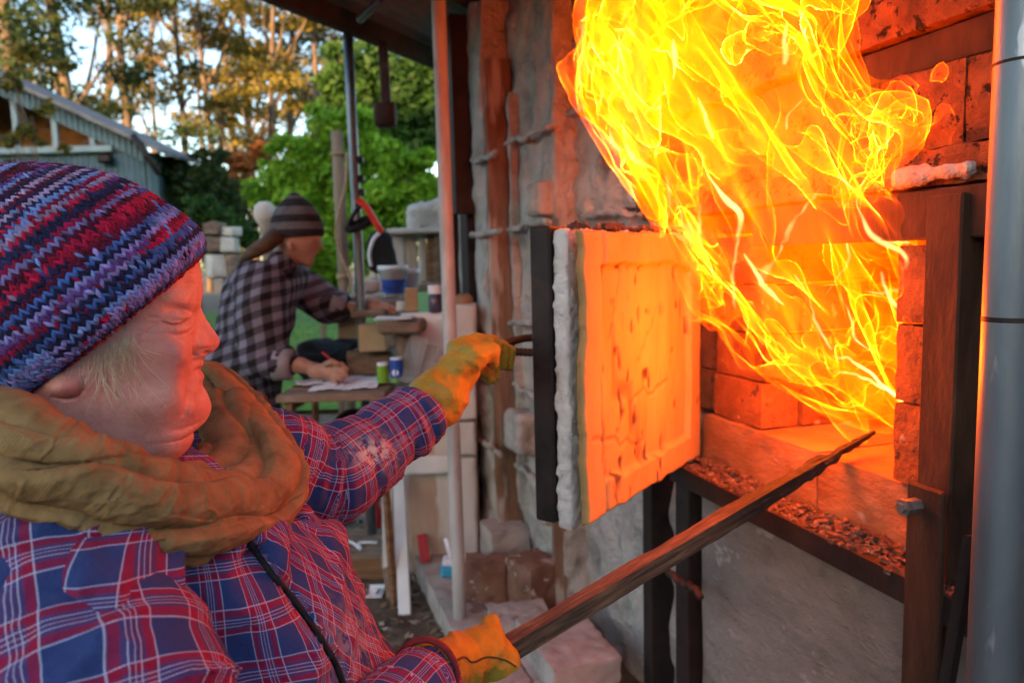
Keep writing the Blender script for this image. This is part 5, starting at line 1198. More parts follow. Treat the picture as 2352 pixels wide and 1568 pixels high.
bush('bramble', 'grey dry bramble under the shed corner', [(380, 520, 45), (440, 560, 50), (500, 560, 45), (350, 480, 30)], 11, 3500, .05, 'greytwig')
bush('hedge_shrub', 'deep green shrub low behind the pale boxes left of the bending man', [(470, 480, 45), (520, 520, 45), (560, 540, 40), (500, 560, 40)], 9.5, 3500, .05, 'dark')
# far wood closing the gaps
cl = [(x_, 62+rt.uniform(-5, 5), rt.uniform(.6, 2.8), 3.0, 2.5, 2.0) for x_ in np.linspace(-46, 20, 34)]
V, F, tn = leaves(cl, 4200, .36); tag(mesh('far_woods', V, F, M['gumdark'], attrs={'tint': tn}), kind='stuff')
# sunlit twigs crossing in front of the shed
bush('overhanging_branch', 'yellowed overhanging branch hanging across the shed gable', [(30, 200, 26), (25, 320, 20), (60, 300, 22), (110, 250, 18), (20, 380, 16), (150, 340, 14), (95, 330, 12), (60, 120, 30), (140, 150, 24)], 9.5, 900, .055, 'gum', trunk=.03)
# grass on the lawn
ng = 9000; gx = rt.uniform(-5, 1.5, ng); gy = 6.7+12*rt.rand(ng)**1.5; gh = rt.uniform(.03, .09, ng); da = rt.uniform(0, 6.28, ng); wv = .006
b0_ = np.stack([gx, gy, np.full(ng, .03)], 1); sdv = np.stack([np.cos(da), np.sin(da), 0*da], 1)*wv; tp_ = b0_+np.stack([rt.randn(ng)*.02, rt.randn(ng)*.02, gh], 1)
tag(mesh('grass', np.stack([b0_-sdv, b0_+sdv, tp_], 1).reshape(-1, 3), np.arange(ng*3).reshape(-1, 3), M['bright'], attrs={'tint': np.repeat(rt.rand(ng), 3)}), kind='stuff')

# ------------------------------------------------------------------ the shed
M['shedtin'] = pm('shed_cladding', [(.3, (.085, .13, .145)), (.6, (.13, .19, .205)), (.8, (.18, .245, .26))], 3, .55, .001, 40, metal=.1)
M['shedtrim'] = pm('shed_trim', [(.3, (.20, .27, .28)), (.7, (.32, .40, .42))], 5, .5)
M['shedin'] = pm('shed_boards', [(.3, (.20, .07, .015)), (.7, (.42, .17, .035))], 4, .8)
SY = 12.0; so = U(330, 345, SY); shed = thing('shed', 'blue-grey corrugated iron shed with an open glazed gable', 'shed', (so[0], SY, 0))
def sx(px, py, y=SY): return U(px, py, y)-np.array([so[0], SY, 0])
def corr(name, poly_top, x0_, x1_, zb, mat, y0_=0, pitch=.09, parent=shed):      # upright corrugated sheet with a straight or sloping top
    n = int((x1_-x0_)/pitch*8); V = []
    for q in range(n+1):
        x = x0_+(x1_-x0_)*q/n; yy = y0_-.012*math.sin((x-x0_)/pitch*2*math.pi); V += [(x, yy, zb(x)), (x, yy, poly_top(x))]
    F = [(2*q, 2*q+2, 2*q+3, 2*q+1) for q in range(n)]; nV = len(V); V += [(a, b+.03, c) for a, b, c in V]; F += [tuple(v+nV for v in f[::-1]) for f in F]
    F += [(2*q+1, 2*q+3, 2*q+3+nV, 2*q+1+nV) for q in range(n)]
    return mesh(name, V, F, mat, parent, True)
zt = sx(100, 350)[2]; xl = sx(-420, 350)[0]
corr('cladding', lambda x: zt if x < sx(285, 350)[0] else zt+.05, xl, .0, lambda x: 0, M['shedtin'])
ze0, ze1 = sx(20, 190), sx(322, 330); slope = (ze1[2]-ze0[2])/(ze1[0]-ze0[0])
top = lambda x: min(ze1[2]+slope*(x-ze1[0]), 9); apex = sx(-70, 150)[0]
gtop = lambda x: top(x) if x > apex else top(apex)-(-slope)*(apex-x)*1.0
wd_ = abs(sx(150, 300)[2]-sx(150, 262)[2])
corr('barge_cladding', gtop, xl, .02, lambda x: gtop(x)-wd_*1.05, M['shedtin'], -.05)
rg = G()
rg.add(*(lambda a: (a, BOXF))(np.array([(apex, -.25, gtop(apex)+.02), (.35, -.25, gtop(.35)+.02), (.35, 1.6, gtop(.35)+.02), (apex, 1.6, gtop(apex)+.02), (apex, -.25, gtop(apex)+.08), (.35, -.25, gtop(.35)+.08), (.35, 1.6, gtop(.35)+.08), (apex, 1.6, gtop(apex)+.08)])))
rg.build('roof', M['tin'], shed)
rg = G().add(np.array([(xl, -.25, gtop(xl)+.02), (apex-.003, -.25, gtop(apex)+.02), (apex-.003, 1.6, gtop(apex)+.02), (xl, 1.6, gtop(xl)+.02), (xl, -.25, gtop(xl)+.08), (apex-.003, -.25, gtop(apex)+.08), (apex-.003, 1.6, gtop(apex)+.08), (xl, 1.6, gtop(xl)+.08)]), BOXF); rg.build('roof', M['tin'], shed)
G().box(((xl+sx(265, 352)[0])/2, -.06, zt+.02), (sx(265, 352)[0]-xl, .10, .10), bev=.01).build('sill', M['shedtrim'], shed)
for px in (-60, 35, 124, 209): 
    x = sx(px, 300)[0]; zt_ = gtop(x)-wd_*.9; G().box((x, .03, (zt+zt_)/2), (.09, .06, zt_-zt), bev=.008).build('mullion', M['shedtrim'], shed)
for q in range(9):                                   # boarded inside wall seen through the gable
    z_ = zt-.4+q*.22; xr_ = min(-.12, ze1[0]+(z_+.12-ze1[2])/slope-.15); G().box(((xl+xr_)/2, 1.3, z_), (xr_-xl, .03, .214)).build('board', M['shedin'], shed)
G().box((-.04, .9, zt/2), (.06, 1.5, zt), bev=.01).build('side_wall', M['shedtin'], shed)
for q in range(4): G().box((0.015, .06+q*.09, zt/2), (.03, .05, zt-.02), bev=.012).build('corner_strip', M['shedtrim'], shed)
G().box(sx(250, 367)+np.array([0, -.10, 0]), (.22, .16, .13), bev=.03).build('floodlight', M['darksteel'], shed)
gt_ = G().tube([sx(320, 318)+np.array([.05, -.3, 0]), sx(345, 352)+np.array([.05, -.3, 0]), sx(378, 405)+np.array([.05, -.3, 0])], .05, 8); gt_.build('downpipe', M['darksteel'], shed, True)

# ------------------------------------------------------------------ yard: posts, table, bench and clutter
M['card'] = pm('cardboard', [(.3, (.32, .21, .11)), (.7, (.44, .31, .18))], 6, .85, .001, 40)
M['paleboard'] = pm('pale_board', [(.3, (.40, .38, .36)), (.55, (.52, .50, .48)), (.8, (.60, .58, .56))], 4, .85, .001, 40, spots=[((.36, .25, .16), 5, .60, .7)], stretch=(1, 1, .4))
M['stainboard'] = pm('stained_board', [(.3, (.36, .26, .19)), (.55, (.48, .38, .30)), (.8, (.56, .48, .41))], 4, .85, .001, 40, spots=[((.28, .15, .10), 6, .62, .7)], stretch=(1, 1, .4))
M['whiteboard'] = pm('white_board', [(.3, (.50, .53, .55)), (.7, (.66, .68, .70))], 5, .8, .001, 40)
M['benchwood'] = pm('bench_wood', [(.3, (.10, .065, .045)), (.6, (.22, .15, .105)), (.8, (.34, .26, .2))], 7, .85, .002, 40, stretch=(1, 4, 4))
M['paper'] = pm('paper', [(.3, (.66, .68, .74)), (.7, (.78, .79, .84))], 8, .8)
M['black'] = pm('black_cloth', [(.3, g(.006)), (.7, g(.022))], 20, .9, .004, 60)
M['greenlbl'] = pm('green_label', [(.3, (.12, .27, .02)), (.7, (.20, .38, .03))], 20, .5)
M['bluelbl'] = pm('blue_label', [(.3, (.015, .05, .28)), (.7, (.03, .10, .42))], 20, .45)
M['whitepl'] = pm('white_plastic', [(.3, (.60, .68, .74)), (.7, (.72, .78, .82))], 10, .45)
M['redpl'] = pm('red_plastic', [(.3, (.30, .012, .018)), (.7, (.44, .03, .035))], 20, .5)
M['orangestrap'] = pm('red_strap', [(.3, (.55, .02, .015)), (.7, (.80, .06, .03))], 20, .55)
M['tubblue'] = pm('blue_tub', [(.3, (.02, .22, .40)), (.7, (.05, .33, .52))], 20, .5)
M['claypot'] = pm('clay', [(.3, (.22, .11, .06)), (.7, (.36, .20, .12))], 10, .85, .002, 50)
M['conc'] = pm('mortared_brick', [(.25, (.24, .20, .18)), (.5, (.36, .31, .285)), (.8, (.47, .43, .40))], 9, .9, .004, 50, spots=[((.17, .10, .075), 7, .60, .8)])
M['redblock'] = pm('red_brick_block', [(.25, (.12, .055, .035)), (.5, (.20, .10, .065)), (.8, (.30, .19, .14))], 9, .92, .004, 50, spots=[((.56, .50, .46), 22, .62, .9), ((.46, .41, .38), 6, .62, .8)])
M['rope'] = pm('rope', [(.3, (.28, .18, .10)), (.7, (.45, .33, .22))], 60, .9)
M['postwood'] = pm('post_wood', [(.3, (.12, .09, .06)), (.7, (.26, .20, .14))], 8, .9, .003, 40, stretch=(2, 2, .3))
M['glass'], nt, bs = newmat('glass_sheet'); bs.inputs['Base Color'].default_value = (.75, .82, .84, 1); bs.inputs['Roughness'].default_value = .12; bs.inputs['Transmission Weight'].default_value = .75; bs.inputs['Alpha'].default_value = .85
M['stone'] = pm('pale_stone', [(.3, (.40, .36, .31)), (.7, (.58, .54, .48))], 12, .9, .003, 40)
# post with rope
c = U(783, 500, 4.1); t = thing('wooden_post', 'round weathered wooden post with a rope tied round it', 'post', (c[0], c[1], 0)); zt2 = U(783, 302, 4.1)[2]
V, F = tubemesh([(0, 0, 0), (0, 0, zt2*.5), (.0, 0, zt2)], .032, 16); mesh('post', V, F, M['postwood'], t, True)
o0 = np.array([c[0], c[1], 0])
rp = smoothpath([U(797, 352, 4.04), U(794, 420, 4.03), U(778, 490, 4.02), U(772, 540, 4.02), U(785, 590, 4.03), U(800, 625, 4.03), U(806, 650, 4.03), U(800, 672, 4.03)], 6)-o0
V, F = tubemesh(rp, .008, 6); mesh('rope', V, F, M['rope'], t, True)
for zq in (358, 636, 640): 
    z_ = U(783, zq, 4.1)[2]; V, F = tubemesh([(.036*math.cos(a), .036*math.sin(a), z_+.01*a/6) for a in np.linspace(0, 6.9, 20)], .006, 6); mesh('rope', V, F, M['rope'], t, True)
# face shield hung on the grey pole
hcn = U(826, 515, 3.24); t = thing('face_shield', 'black welding headband with a red strap hung on the thin grey pole', 'headband', hcn)
V, F = tubemesh([(.055*math.cos(a)-.0, .05*math.sin(a), .012*math.sin(a)+.01*math.cos(a)) for a in np.linspace(0, 6.2832, 24)], .010, 6, False, None); V[:, 2] *= 1.6; mesh('headband', V, F, M['black'], t, True)
st = smoothpath([U(822, 458, 3.20), U(840, 474, 3.19), U(856, 500, 3.18), U(868, 520, 3.18), U(878, 533, 3.18)], 6)-hcn; gst = G()
for q in range(len(st)-1): gst.box((st[q]+st[q+1])/2, (np.linalg.norm(st[q+1]-st[q])*1.25, .02, .026), roty(-math.atan2(st[q+1][2]-st[q][2], st[q+1][0]-st[q][0])))
gst.build('strap', M['orangestrap'], t); st = smoothpath([U(838, 468, 3.22), U(818, 484, 3.22), U(803, 512, 3.22)], 6)-hcn; V, F = tubemesh(st, .008, 6); mesh('side_strap', V, F, M['black'], t, True)
def bbox(name, label, cat, px0, py0, px1, py1, Y, depth, mat, rot=0, rough=0, group=None, parent=None, seed=1):
    """a block whose front face, at distance Y, spans two picture corners"""
    a, b = U(px0, py1, Y), U(px1, py0, Y); wv, hv = b[0]-a[0], b[2]-a[2]; c = np.array([(a[0]+b[0])/2, Y+depth/2, a[2]])
    if rough: V, F = rough_block((wv, depth, hv), max(.012, min(wv, hv)/6), rough, 16, seed, .008); sm = True
    else: gg = G().box((0, 0, 0), (wv, depth, hv), bev=.004); V, F, sm = gg.V[0], gg.F, False
    o = mesh(name, V+np.array([0, 0, hv/2]), F, mat, None, sm); o.location = tuple(c); o.rotation_euler = (0, 0, rot)
    return tag(o, label, cat, group)
# trestle table
tb = np.array([-.69, 3.0, 0]); t = thing('trestle_table', 'rough wooden trestle table where the plaid-shirted man is writing', 'table', tb)
for q in range(3): G().box((0, -.17+.165*q, .85), (.41, .158, .028), bev=.003).build('plank', M['benchwood'], t)
for sx_2 in (-1, 1):
    for sy_2 in (-1, 1): G().tube([(.17*sx_2, .17*sy_2, .835), (.17*sx_2+.03*sx_2, .21*sy_2, 0)], .016, 4).build('leg', M['timber'], t)
    G().box((.17*sx_2, 0, .815), (.03, .44, .04)).build('rail', M['timber'], t)
for q, (dx, dy, a, w_, l_) in enumerate(((.02, -.08, .1, .26, .19), (.10, .02, -.15, .22, .16), (-.11, -.02, .35, .16, .12))):
    gp = G(); n = 8
    for k in range(n): gp.box((-w_/2+w_*(k+.5)/n, 0, .003+.006*math.sin(k*.8+q)**2), (w_/n+.001, l_, .002))
    o = gp.build('paper_sheet', M['paper']); o.location = (tb[0]+dx, tb[1]+dy, .866+.004*q); o.rotation_euler = (0, 0, a); tag(o, ['white paper sheet at the near edge of the writing table', 'white paper sheet under the writing hand', 'small white paper at the left end of the writing table'][q], 'paper', 'papers on the trestle table')
V, F = rough_block((.34, .3, .20), .02, .05, 7, 5, .09); o = mesh('black_bag', V, F, M['black'], None, True); c = U(765, 832, 3.55); o.location = tuple(c); tag(o, 'slumped black cloth bag behind the writing table', 'bag')
gp = G().lathe([(.0, 0), (.075, 0), (.085, .06), (.088, .085), (.08, .085), (.07, .01), (0, .008)], n=24); o = gp.build('black_pan', M['darksteel'], smooth=True); o.location = (-.66, 3.06, .66); o.rotation_euler = (R(80), 0, 0); tag(o, 'round black pan hanging under the writing table', 'pan')
t = thing('wooden_tray', 'low plank tray with white scraps lying on the ground below the table', 'tray', (-.72, 3.2, 0))
for q in range(3): G().box((0, -.11+.11*q, .105), (.30, .104, .02), bev=.003).build('plank', M['benchwood'], t)
for q in (-1, 1): G().box((0, .15*q, .05), (.30, .02, .09), bev=.003).build('rail', M['timber'], t)
gp = G().tube(smoothpath([(-.1, -.08, .12), (-.03, -.02, .125), (.04, -.10, .12), (.02, -.04, .124), (.10, -.03, .12)], 5), .007, 5); gp.build('white_scrap', M['paper'], t, True)
# bench: carcass behind, boards leaning on it
t = thing('work_bench', 'long pale bench of stacked blocks and panels beside the kiln', 'bench', (-.30, 3.15, 0))
BO = np.array([-.30, 3.15, 0])
def bpart(name, px0, py0, px1, py1, Y, depth, mat, rough=0, seed=1):
    o = bbox(name, None, None, px0, py0, px1, py1, Y, depth, M[mat], 0, rough, None, None, seed); o.location = tuple(np.array(o.location)-BO); o.parent = t
    return o
for q, (x0q, x1q) in enumerate(((884, 936), (938, 1004), (1006, 1044))): bpart('panel', x0q, 905, x1q, 1320, 3.08, .05, ['paleboard', 'stainboard', 'paleboard'][q], .003, q)
for q, (y0q, y1q) in enumerate(((700, 792), (796, 880), (884, 965), (969, 1048), (1052, 1290))): bpart('block', 1044, y0q, 1092, y1q, 3.02, .30, 'paleboard', .004, 10+q)
bpart('bench_top', 872, 872, 1046, 905, 2.98, .42, 'paleboard', .004, 20); bpart('cross_board', 926, 1046, 1036, 1092, 3.03, .03, 'whiteboard', .003, 21)
bpart('back_panel', 925, 715, 1046, 872, 3.18, .04, 'whiteboard', .003, 22); bpart('upper_shelf', 778, 690, 930, 712, 3.45, .30, 'benchwood', .004, 23)
def lean(name, label, cat, bot, topp, Yb, Yt, wpx, th, mat, group=None):
    a, b = U(*bot, Yb), U(*topp, Yt); wv = wpx*Yb/FPX; L = np.linalg.norm(b-a); up = nrm(b-a); rx_ = nrm(np.cross([0, 1.0, 0], up)); rx_ = -rx_ if rx_[0] < 0 else rx_; ry_ = np.cross(up, rx_)
    gg = G().box((0, 0, L/2), (wv, th, L), np.stack([rx_, ry_, up], 1), .003); gg.V[0] = (gg.V[0]-np.array([0, 0, L/2]))+up*L/2
    return tag(gg.build(name, M[mat], None, False, None) if False else _at(mesh(name, gg.V[0], gg.F, M[mat]), a), label, cat, group)
def _at(o, a): o.location = tuple(a); return o
lean('white_board', 'narrow white board leaning with its foot on the ground left of the ledge', 'board', (930, 1412), (916, 1095), 2.72, 3.0, 30, .018, 'whiteboard', 'boards leaning on the bench')
lean('white_board', 'grey-white plank leaning at the left end of the bench', 'board', (893, 1318), (890, 1080), 2.95, 3.04, 26, .03, 'paleboard', 'boards leaning on the bench')
lean('dark_plank', 'dark short plank leaning low against the white boards', 'board', (905, 1408), (884, 1270), 2.8, 3.0, 24, .02, 'benchwood', 'boards leaning on the bench')
lean('red_strip', 'short red plastic strip propped against the stained panel', 'tool', (978, 1290), (968, 1226), 2.98, 3.05, 24, .012, 'redpl')
lean('glass_sheet', 'clear glass sheet leaning on the bench beside the blue can', 'glass', (930, 878), (965, 772), 2.9, 3.05, 46, .006, 'glass', 'glass sheets on the bench')
lean('glass_sheet', 'second clear glass sheet leaning nearest the whitewashed pole', 'glass', (968, 872), (990, 790), 2.92, 3.08, 40, .006, 'glass', 'glass sheets on the bench')
# stool of dark slab on a leg
c = U(918, 752, 3.0); t = thing('block_stand', 'thick dark wooden slab on a stubby leg standing on the bench', 'stand', (c[0], 3.1, U(918, 872, 3.0)[2])); zb_ = U(918, 872, 3.0)[2]
V, F = rough_block((.18, .22, .052), .02, .008, 12, 8, .012); _place(mesh('slab', V, F, M['benchwood'], t, True), (0, 0, c[2]-zb_))
G().lathe([(.05, 0), (.045, .03), (.03, .08), (.035, c[2]-zb_-.03)], n=14).build('leg', M['benchwood'], t, True)
V, F = rough_block((.16, .12, .012), .02, .003, 12, 9, .004); o = mesh('white_tile', V, F, M['whiteboard'], None, True); o.location = (c[0]-.03, 3.08, c[2]+.034); tag(o, 'white tile lying on the dark slab', 'tile')
def can(label, px0, py0, px1, py1, Y, cols, cat='can'):
    a, b = U(px0, py1, Y), U(px1, py0, Y); r = (b[0]-a[0])/2; hh = b[2]-a[2]; t = thing('drink_can' if cat == 'can' else cat.replace(' ', '_'), label, cat, ((a[0]+b[0])/2, Y, a[2]))
    for nm, z0, z1, rr, mt in cols: G().lathe([(0, z0*hh), (r*rr, z0*hh), (r*rr, z1*hh), (0, z1*hh)], n=20).build(nm, M[mt], t, False)
    return t
can('small green can at the edge of the bench', 867, 832, 892, 878, 2.93, (('body', .0, .86, 1, 'greenlbl'), ('lid', .86, 1, .94, 'whitepl')))
t = can('blue can with a pale round label beside the green can', 897, 820, 925, 878, 2.93, (('body', .0, .92, 1, 'bluelbl'), ('base_band', .02, .20, 1.02, 'greenlbl'), ('lid', .92, 1, .9, 'whitepl')))
G().lathe([(0, 0), (.013, 0), (.013, .004), (0, .004)], n=16, rot=rotx(math.pi/2), c=(-.002, -.022, .042)).build('round_label', M['paper'], t)
bbox('cardboard_box', 'square cardboard box standing on the bench behind the dark slab', 'box', 823, 745, 882, 808, 3.15, .12, M['card'], .08, group='cardboard boxes on the bench')
bbox('cardboard_box', 'small cardboard box half hidden behind the rope-tied post', 'box', 779, 722, 820, 778, 3.42, .12, M['card'], -.1, group='cardboard boxes on the bench')
bbox('cardboard_box', 'upright narrow cardboard box in front of the white bucket', 'box', 928, 662, 955, 716, 3.25, .09, M['card'], .15, group='cardboard boxes on the bench')
bbox('stack_of_blocks', 'low brown blocks stacked under the square cardboard box', 'blocks', 800, 806, 900, 872, 3.25, .2, M['benchwood'], 0, .008, seed=4)
bbox('pale_brick', 'pale brick lying beside the foot of the thin grey pole', 'brick', 806, 646, 868, 672, 3.6, .14, M['stone'], .1, .005, 'bricks on the shelf', seed=5)
bbox('pale_brick', 'pale brick below the brick at the grey pole', 'brick', 798, 674, 872, 690, 3.55, .16, M['stone'], -.05, .005, 'bricks on the shelf', seed=6)
bbox('brown_board', 'brown scrap board lying under the stretched out hand', 'board', 800, 712, 880, 732, 3.2, .2, M['benchwood'], .1, .006, seed=7)
bbox('white_lump', 'white plaster lump on the bench by the reaching hand', 'plaster', 905, 690, 930, 716, 3.3, .06, M['whiteboard'], .2, .008, seed=8)
# buckets, bag, jar, pot
cpx = U(905, 680, 4.0); t = thing('bucket', 'white bucket with a blue label on the shelf', 'bucket', (cpx[0], 4.0, cpx[2]))
G().lathe([(0, 0), (.062, 0), (.078, .14), (.082, .14), (.082, .165), (.074, .165), (.070, .14), (0, .02)], n=24).build('tub', M['whitepl'], t, True); G().lathe([(.0652, .015), (.0745, .09)], n=24).build('label', M['bluelbl'], t, True)
V, F = tubemesh([(.08*math.cos(a), -.085-.0*a, .13-.09*math.sin(a)) for a in np.linspace(0, 3.14, 12)], .003, 5); mesh('handle', V, F, M['darksteel'], t, True)
cpx = U(944, 668, 4.1); t = thing('bucket', 'smaller white tub partly behind the blue-labelled bucket', 'bucket', (cpx[0], 4.1, cpx[2])); G().lathe([(0, 0), (.04, 0), (.05, .09), (.056, .09), (.056, .12), (0, .12)], n=20).build('tub', M['whitepl'], t, True); G().lathe([(.0405, .005), (.043, .03)], n=20).build('label', M['bluelbl'], t, True)
V, F = rough_block((.13, .12, .22), .015, .02, 9, 15, .05); t = thing('rucksack', 'small black rucksack with a pale strap on the shelf', 'bag', U(880, 632, 4.05)); _place(mesh('sack', V, F, M['black'], t, True), (.0, 0, .11))
V, F = tubemesh(smoothpath([(-.05, -.07, .05), (-.055, -.075, .12), (-.03, -.08, .19), (.0, -.06, .225)], 5), .010, 6); mesh('strap', V, F, M['whitepl'], t, True)
a = U(1000, 718, 3.2); t = thing('jar', 'dark jar with a white screw lid beside the whitewashed pole', 'jar', a); G().lathe([(0, 0), (.026, 0), (.028, .01), (.028, .07), (.02, .082)], n=18).build('glass_body', pm('dark_glass', [(.3, (.05, .04, .08)), (.7, (.10, .085, .14))], 10, .2), t, True); G().lathe([(0, .118), (.029, .118), (.029, .082), (0, .082)], n=18).build('lid', M['paper'], t)
a = U(1066, 720, 3.15); t = tag(_at(G().lathe([(0, 0), (.03, 0), (.042, .035), (.038, .07), (.022, .085), (.022, .08), (.034, .065), (0, .01)], n=20).build('clay_pot', M['claypot'], smooth=True), a), 'small brown clay pot on the blocks behind the whitewashed pole', 'pot')
# rack of upright boards
t = thing('board_rack', 'open wooden rack of upright boards behind the bench', 'rack', U(950, 640, 4.7)); RO = U(950, 640, 4.7); RO[2] = 0
t.location = tuple(RO)
def rpart(name, x0q, y0q, x1q, y1q, Y, d, mat, seed=0):
    o = bbox(name, None, None, x0q, y0q, x1q, y1q, Y, d, M[mat], 0, .003, seed=seed); o.location = tuple(np.array(o.location)-RO); o.parent = t
rpart('top_board', 888, 522, 1012, 538, 4.6, .4, 'stone')
for q, (a_, b_, mt) in enumerate(((902, 928, 'paleboard'), (934, 956, 'stainboard'), (962, 978, 'paleboard'), (982, 1002, 'timber'))): rpart('board', a_, 540, b_, 650, 4.72, .03, mt, q)
rpart('rail', 890, 652, 1015, 672, 4.7, .25, 'benchwood'); rpart('side', 886, 540, 898, 800, 4.7, .25, 'benchwood'); rpart('side', 1004, 540, 1014, 800, 4.7, .25, 'benchwood')
bbox('grey_panel', 'flat grey sheet standing upright between the whitewashed pole and kiln', 'panel', 1042, 545, 1086, 705, 4.0, .03, M['plaster'], 0, .003, seed=30)
V, F = rough_block((.42, .4, .22), .03, .05, 6, 22, .09); tag(_at(mesh('tarpaulin', V, F, M['plaster'], None, True), U(1010, 505, 4.9)), 'crumpled grey tarpaulin heaped on the board rack', 'tarpaulin')
# blocks stacked far left of the man
for q, (x0q, y0q, x1q, y1q) in enumerate(((468, 510, 500, 540), (502, 545, 534, 580), (466, 545, 498, 580), (470, 584, 505, 640), (508, 584, 536, 640), (500, 520, 530, 542))):
    bbox('pale_block', ['pale block on top of the heap left of the bending man', 'pale block under the flat block in the heap behind the man', 'weathered block at the left of the heap behind the nose', 'tall pale block at the base of the heap', 'rough pale block nearest the man\'s back', 'flat pale block topping the right side of the heap'][q], 'block', x0q, y0q, x1q, y1q, 6.2, .2, M['stone'] if q % 2 else M['benchwood'], .2*q, .01, 'blocks heaped left of the bending man', seed=40+q)
tt_ = thing('pale_rounded_form', 'pale rounded form on an invented stand just behind the striped grey beanie', 'pot', U(612, 545, 4.2)); G().lathe([(0, .0), (.035, 0), (.035, .07), (.05, .085), (.062, .12), (.055, .17), (.03, .195), (0, .2)], n=20).build('pot', M['stone'], tt_, True)  # made-up dome and stand in place of a pale cap
zp_ = U(612, 545, 4.2)[2]; G().tube([(0, 0, -zp_), (0, 0, 0)], .03, 10).build('stand', M['postwood'], tt_, True)
# foot of the kiln: plinth of bricks, loose blocks, tub
pl = thing('brick_plinth', 'low mortared brick plinth along the foot of the kiln', 'plinth', F0, KANG)
for r_ in range(2):
    for q in range(7):
        s0 = -1.62+q*.235+(.1 if r_ else 0); seedn[0] += 1
        V, F = rough_block((.227, .15, .10), .025, .005, 26, seedn[0], .004); _place(mesh('brick', V, F, M['conc'], pl, 'crisp'), (s0+.115, -(.27+.155*r_), .05))
def lblock(label, px, py, Y, dims, rot, mat, seed, z=None, group='loose blocks at the foot of the kiln', tilt=0):
    V, F = rough_block(dims, .013, .0055, 30, seed, .005); c = U(px, py, Y); o = mesh('block', V+np.array([0, 0, dims[2]/2]), F, M[mat], None, 'crisp'); o.location = (c[0], c[1], .098 if z is None else z); o.rotation_euler = (tilt, 0, rot); return tag(o, label, 'block', group)
lblock('brown block nearest the kiln wall, highest of the loose blocks', 1160, 1270, 2.98, (.17, .17, .13), .35, 'conc', 51, .13)
lblock('reddish block with white spots beside the blue tub', 1118, 1390, 2.66, (.16, .12, .15), -.05, 'redblock', 52)
lblock('grey-topped block turned cornerwise beside the rusty batten', 1228, 1400, 2.60, (.15, .15, .17), .65, 'redblock', 53, None)
lblock('flat slab lying in front of the loose blocks', 1195, 1440, 2.42, (.20, .16, .06), .2, 'conc', 54, .096)
lblock('long flat slab at the very bottom below the timber', 1300, 1520, 2.20, (.34, .22, .09), -1.25, 'conc', 55, .09)
c = U(1046, 1345, 2.86); t = thing('blue_tub', 'bright blue tub with a white scraper standing in it', 'tub', (c[0], c[1], .10)); G().box((0, 0, .025), (.11, .09, .05), bev=.012).build('tub', M['tubblue'], t); G().box((.005, -.01, .062), (.10, .07, .024), bev=.006).build('scraper', M['paper'], t); G().tube([(-.01, 0, .07), (-.03, .0, .15)], .012, 8).build('handle', M['paper'], t, True)
c = Uz(858, 1365, .006); o = G().box((0, 0, .004), (.075, .055, .003), rotx(.1)).box((.01, .02, .016), (.06, .04, .003), rotx(.5)).build('paper_scrap', M['paper']); o.location = tuple(c); tag(o, 'crumpled white paper scrap on the dirt near the table leg', 'paper')
t = thing('red_bag', 'red and yellow rag bundle behind the table leg', 'rag', Uz(862, 1235, .03)); V, F = rough_block((.07, .10, .20), .012, .02, 12, 61, .03); _place(mesh('rag', V, F, M['redpl'], t, True), (0, 0, .14)); V, F = rough_block((.04, .06, .05), .01, .008, 12, 62, .02); _place(mesh('yellow_end', V, F, pm('yellow_rag', [(.3, (.5, .33, .02)), (.7, (.6, .42, .05))], 10, .8), t, True), (-.005, -.06, .06))
# leaf litter, twigs and chips on the dirt
nl = 5200; lx2 = rt.uniform(-1.2, .25, nl); ly = rt.uniform(1.2, 4.6, nl); lz = .004+.022*rt.rand(nl)**2; s = rt.uniform(.006, .026, nl)[:, None]
aa = rt.uniform(0, 6.28, nl); ax_ = np.stack([np.cos(aa), np.sin(aa), rt.randn(nl)*.35], 1); bx = np.stack([-np.sin(aa), np.cos(aa), rt.randn(nl)*.35], 1); c = np.stack([lx2, ly, lz], 1)
V = np.stack([c-ax_*s, c+bx*s*.45, c+ax_*s, c-bx*s*.45], 1).reshape(-1, 3)
M['litter'] = leafmat('dead_leaves', [(0, (.04, .022, .012)), (.5, (.14, .085, .05)), (.8, (.26, .19, .13)), (1, (.42, .37, .33))], .1)
tag(mesh('leaf_litter', V, np.arange(nl*4).reshape(-1, 4), M['litter'], attrs={'tint': np.repeat(rt.rand(nl), 4)}), kind='stuff')

# ------------------------------------------------------------------ the man bending over the table
man = thing('person', 'man in a grey striped beanie and black check shirt bending over papers', 'person', U(600, 980, 3.15)*np.array([1, 1, 0])); MO = np.array(man.location)
M['skin2'] = pm('weathered_skin', [(.3, (.30, .14, .09)), (.7, (.44, .23, .16))], 20, .5, .0005, 200)
fl3 = Field((-1.36, 2.72, .0), (-.45, 3.70, 1.78), .012); P = fl3.P
def cpx(P, a, b, ra, rb): return sd_cap(P, U(*a), U(*b), ra*a[2]/FPX, rb*b[2]/FPX)
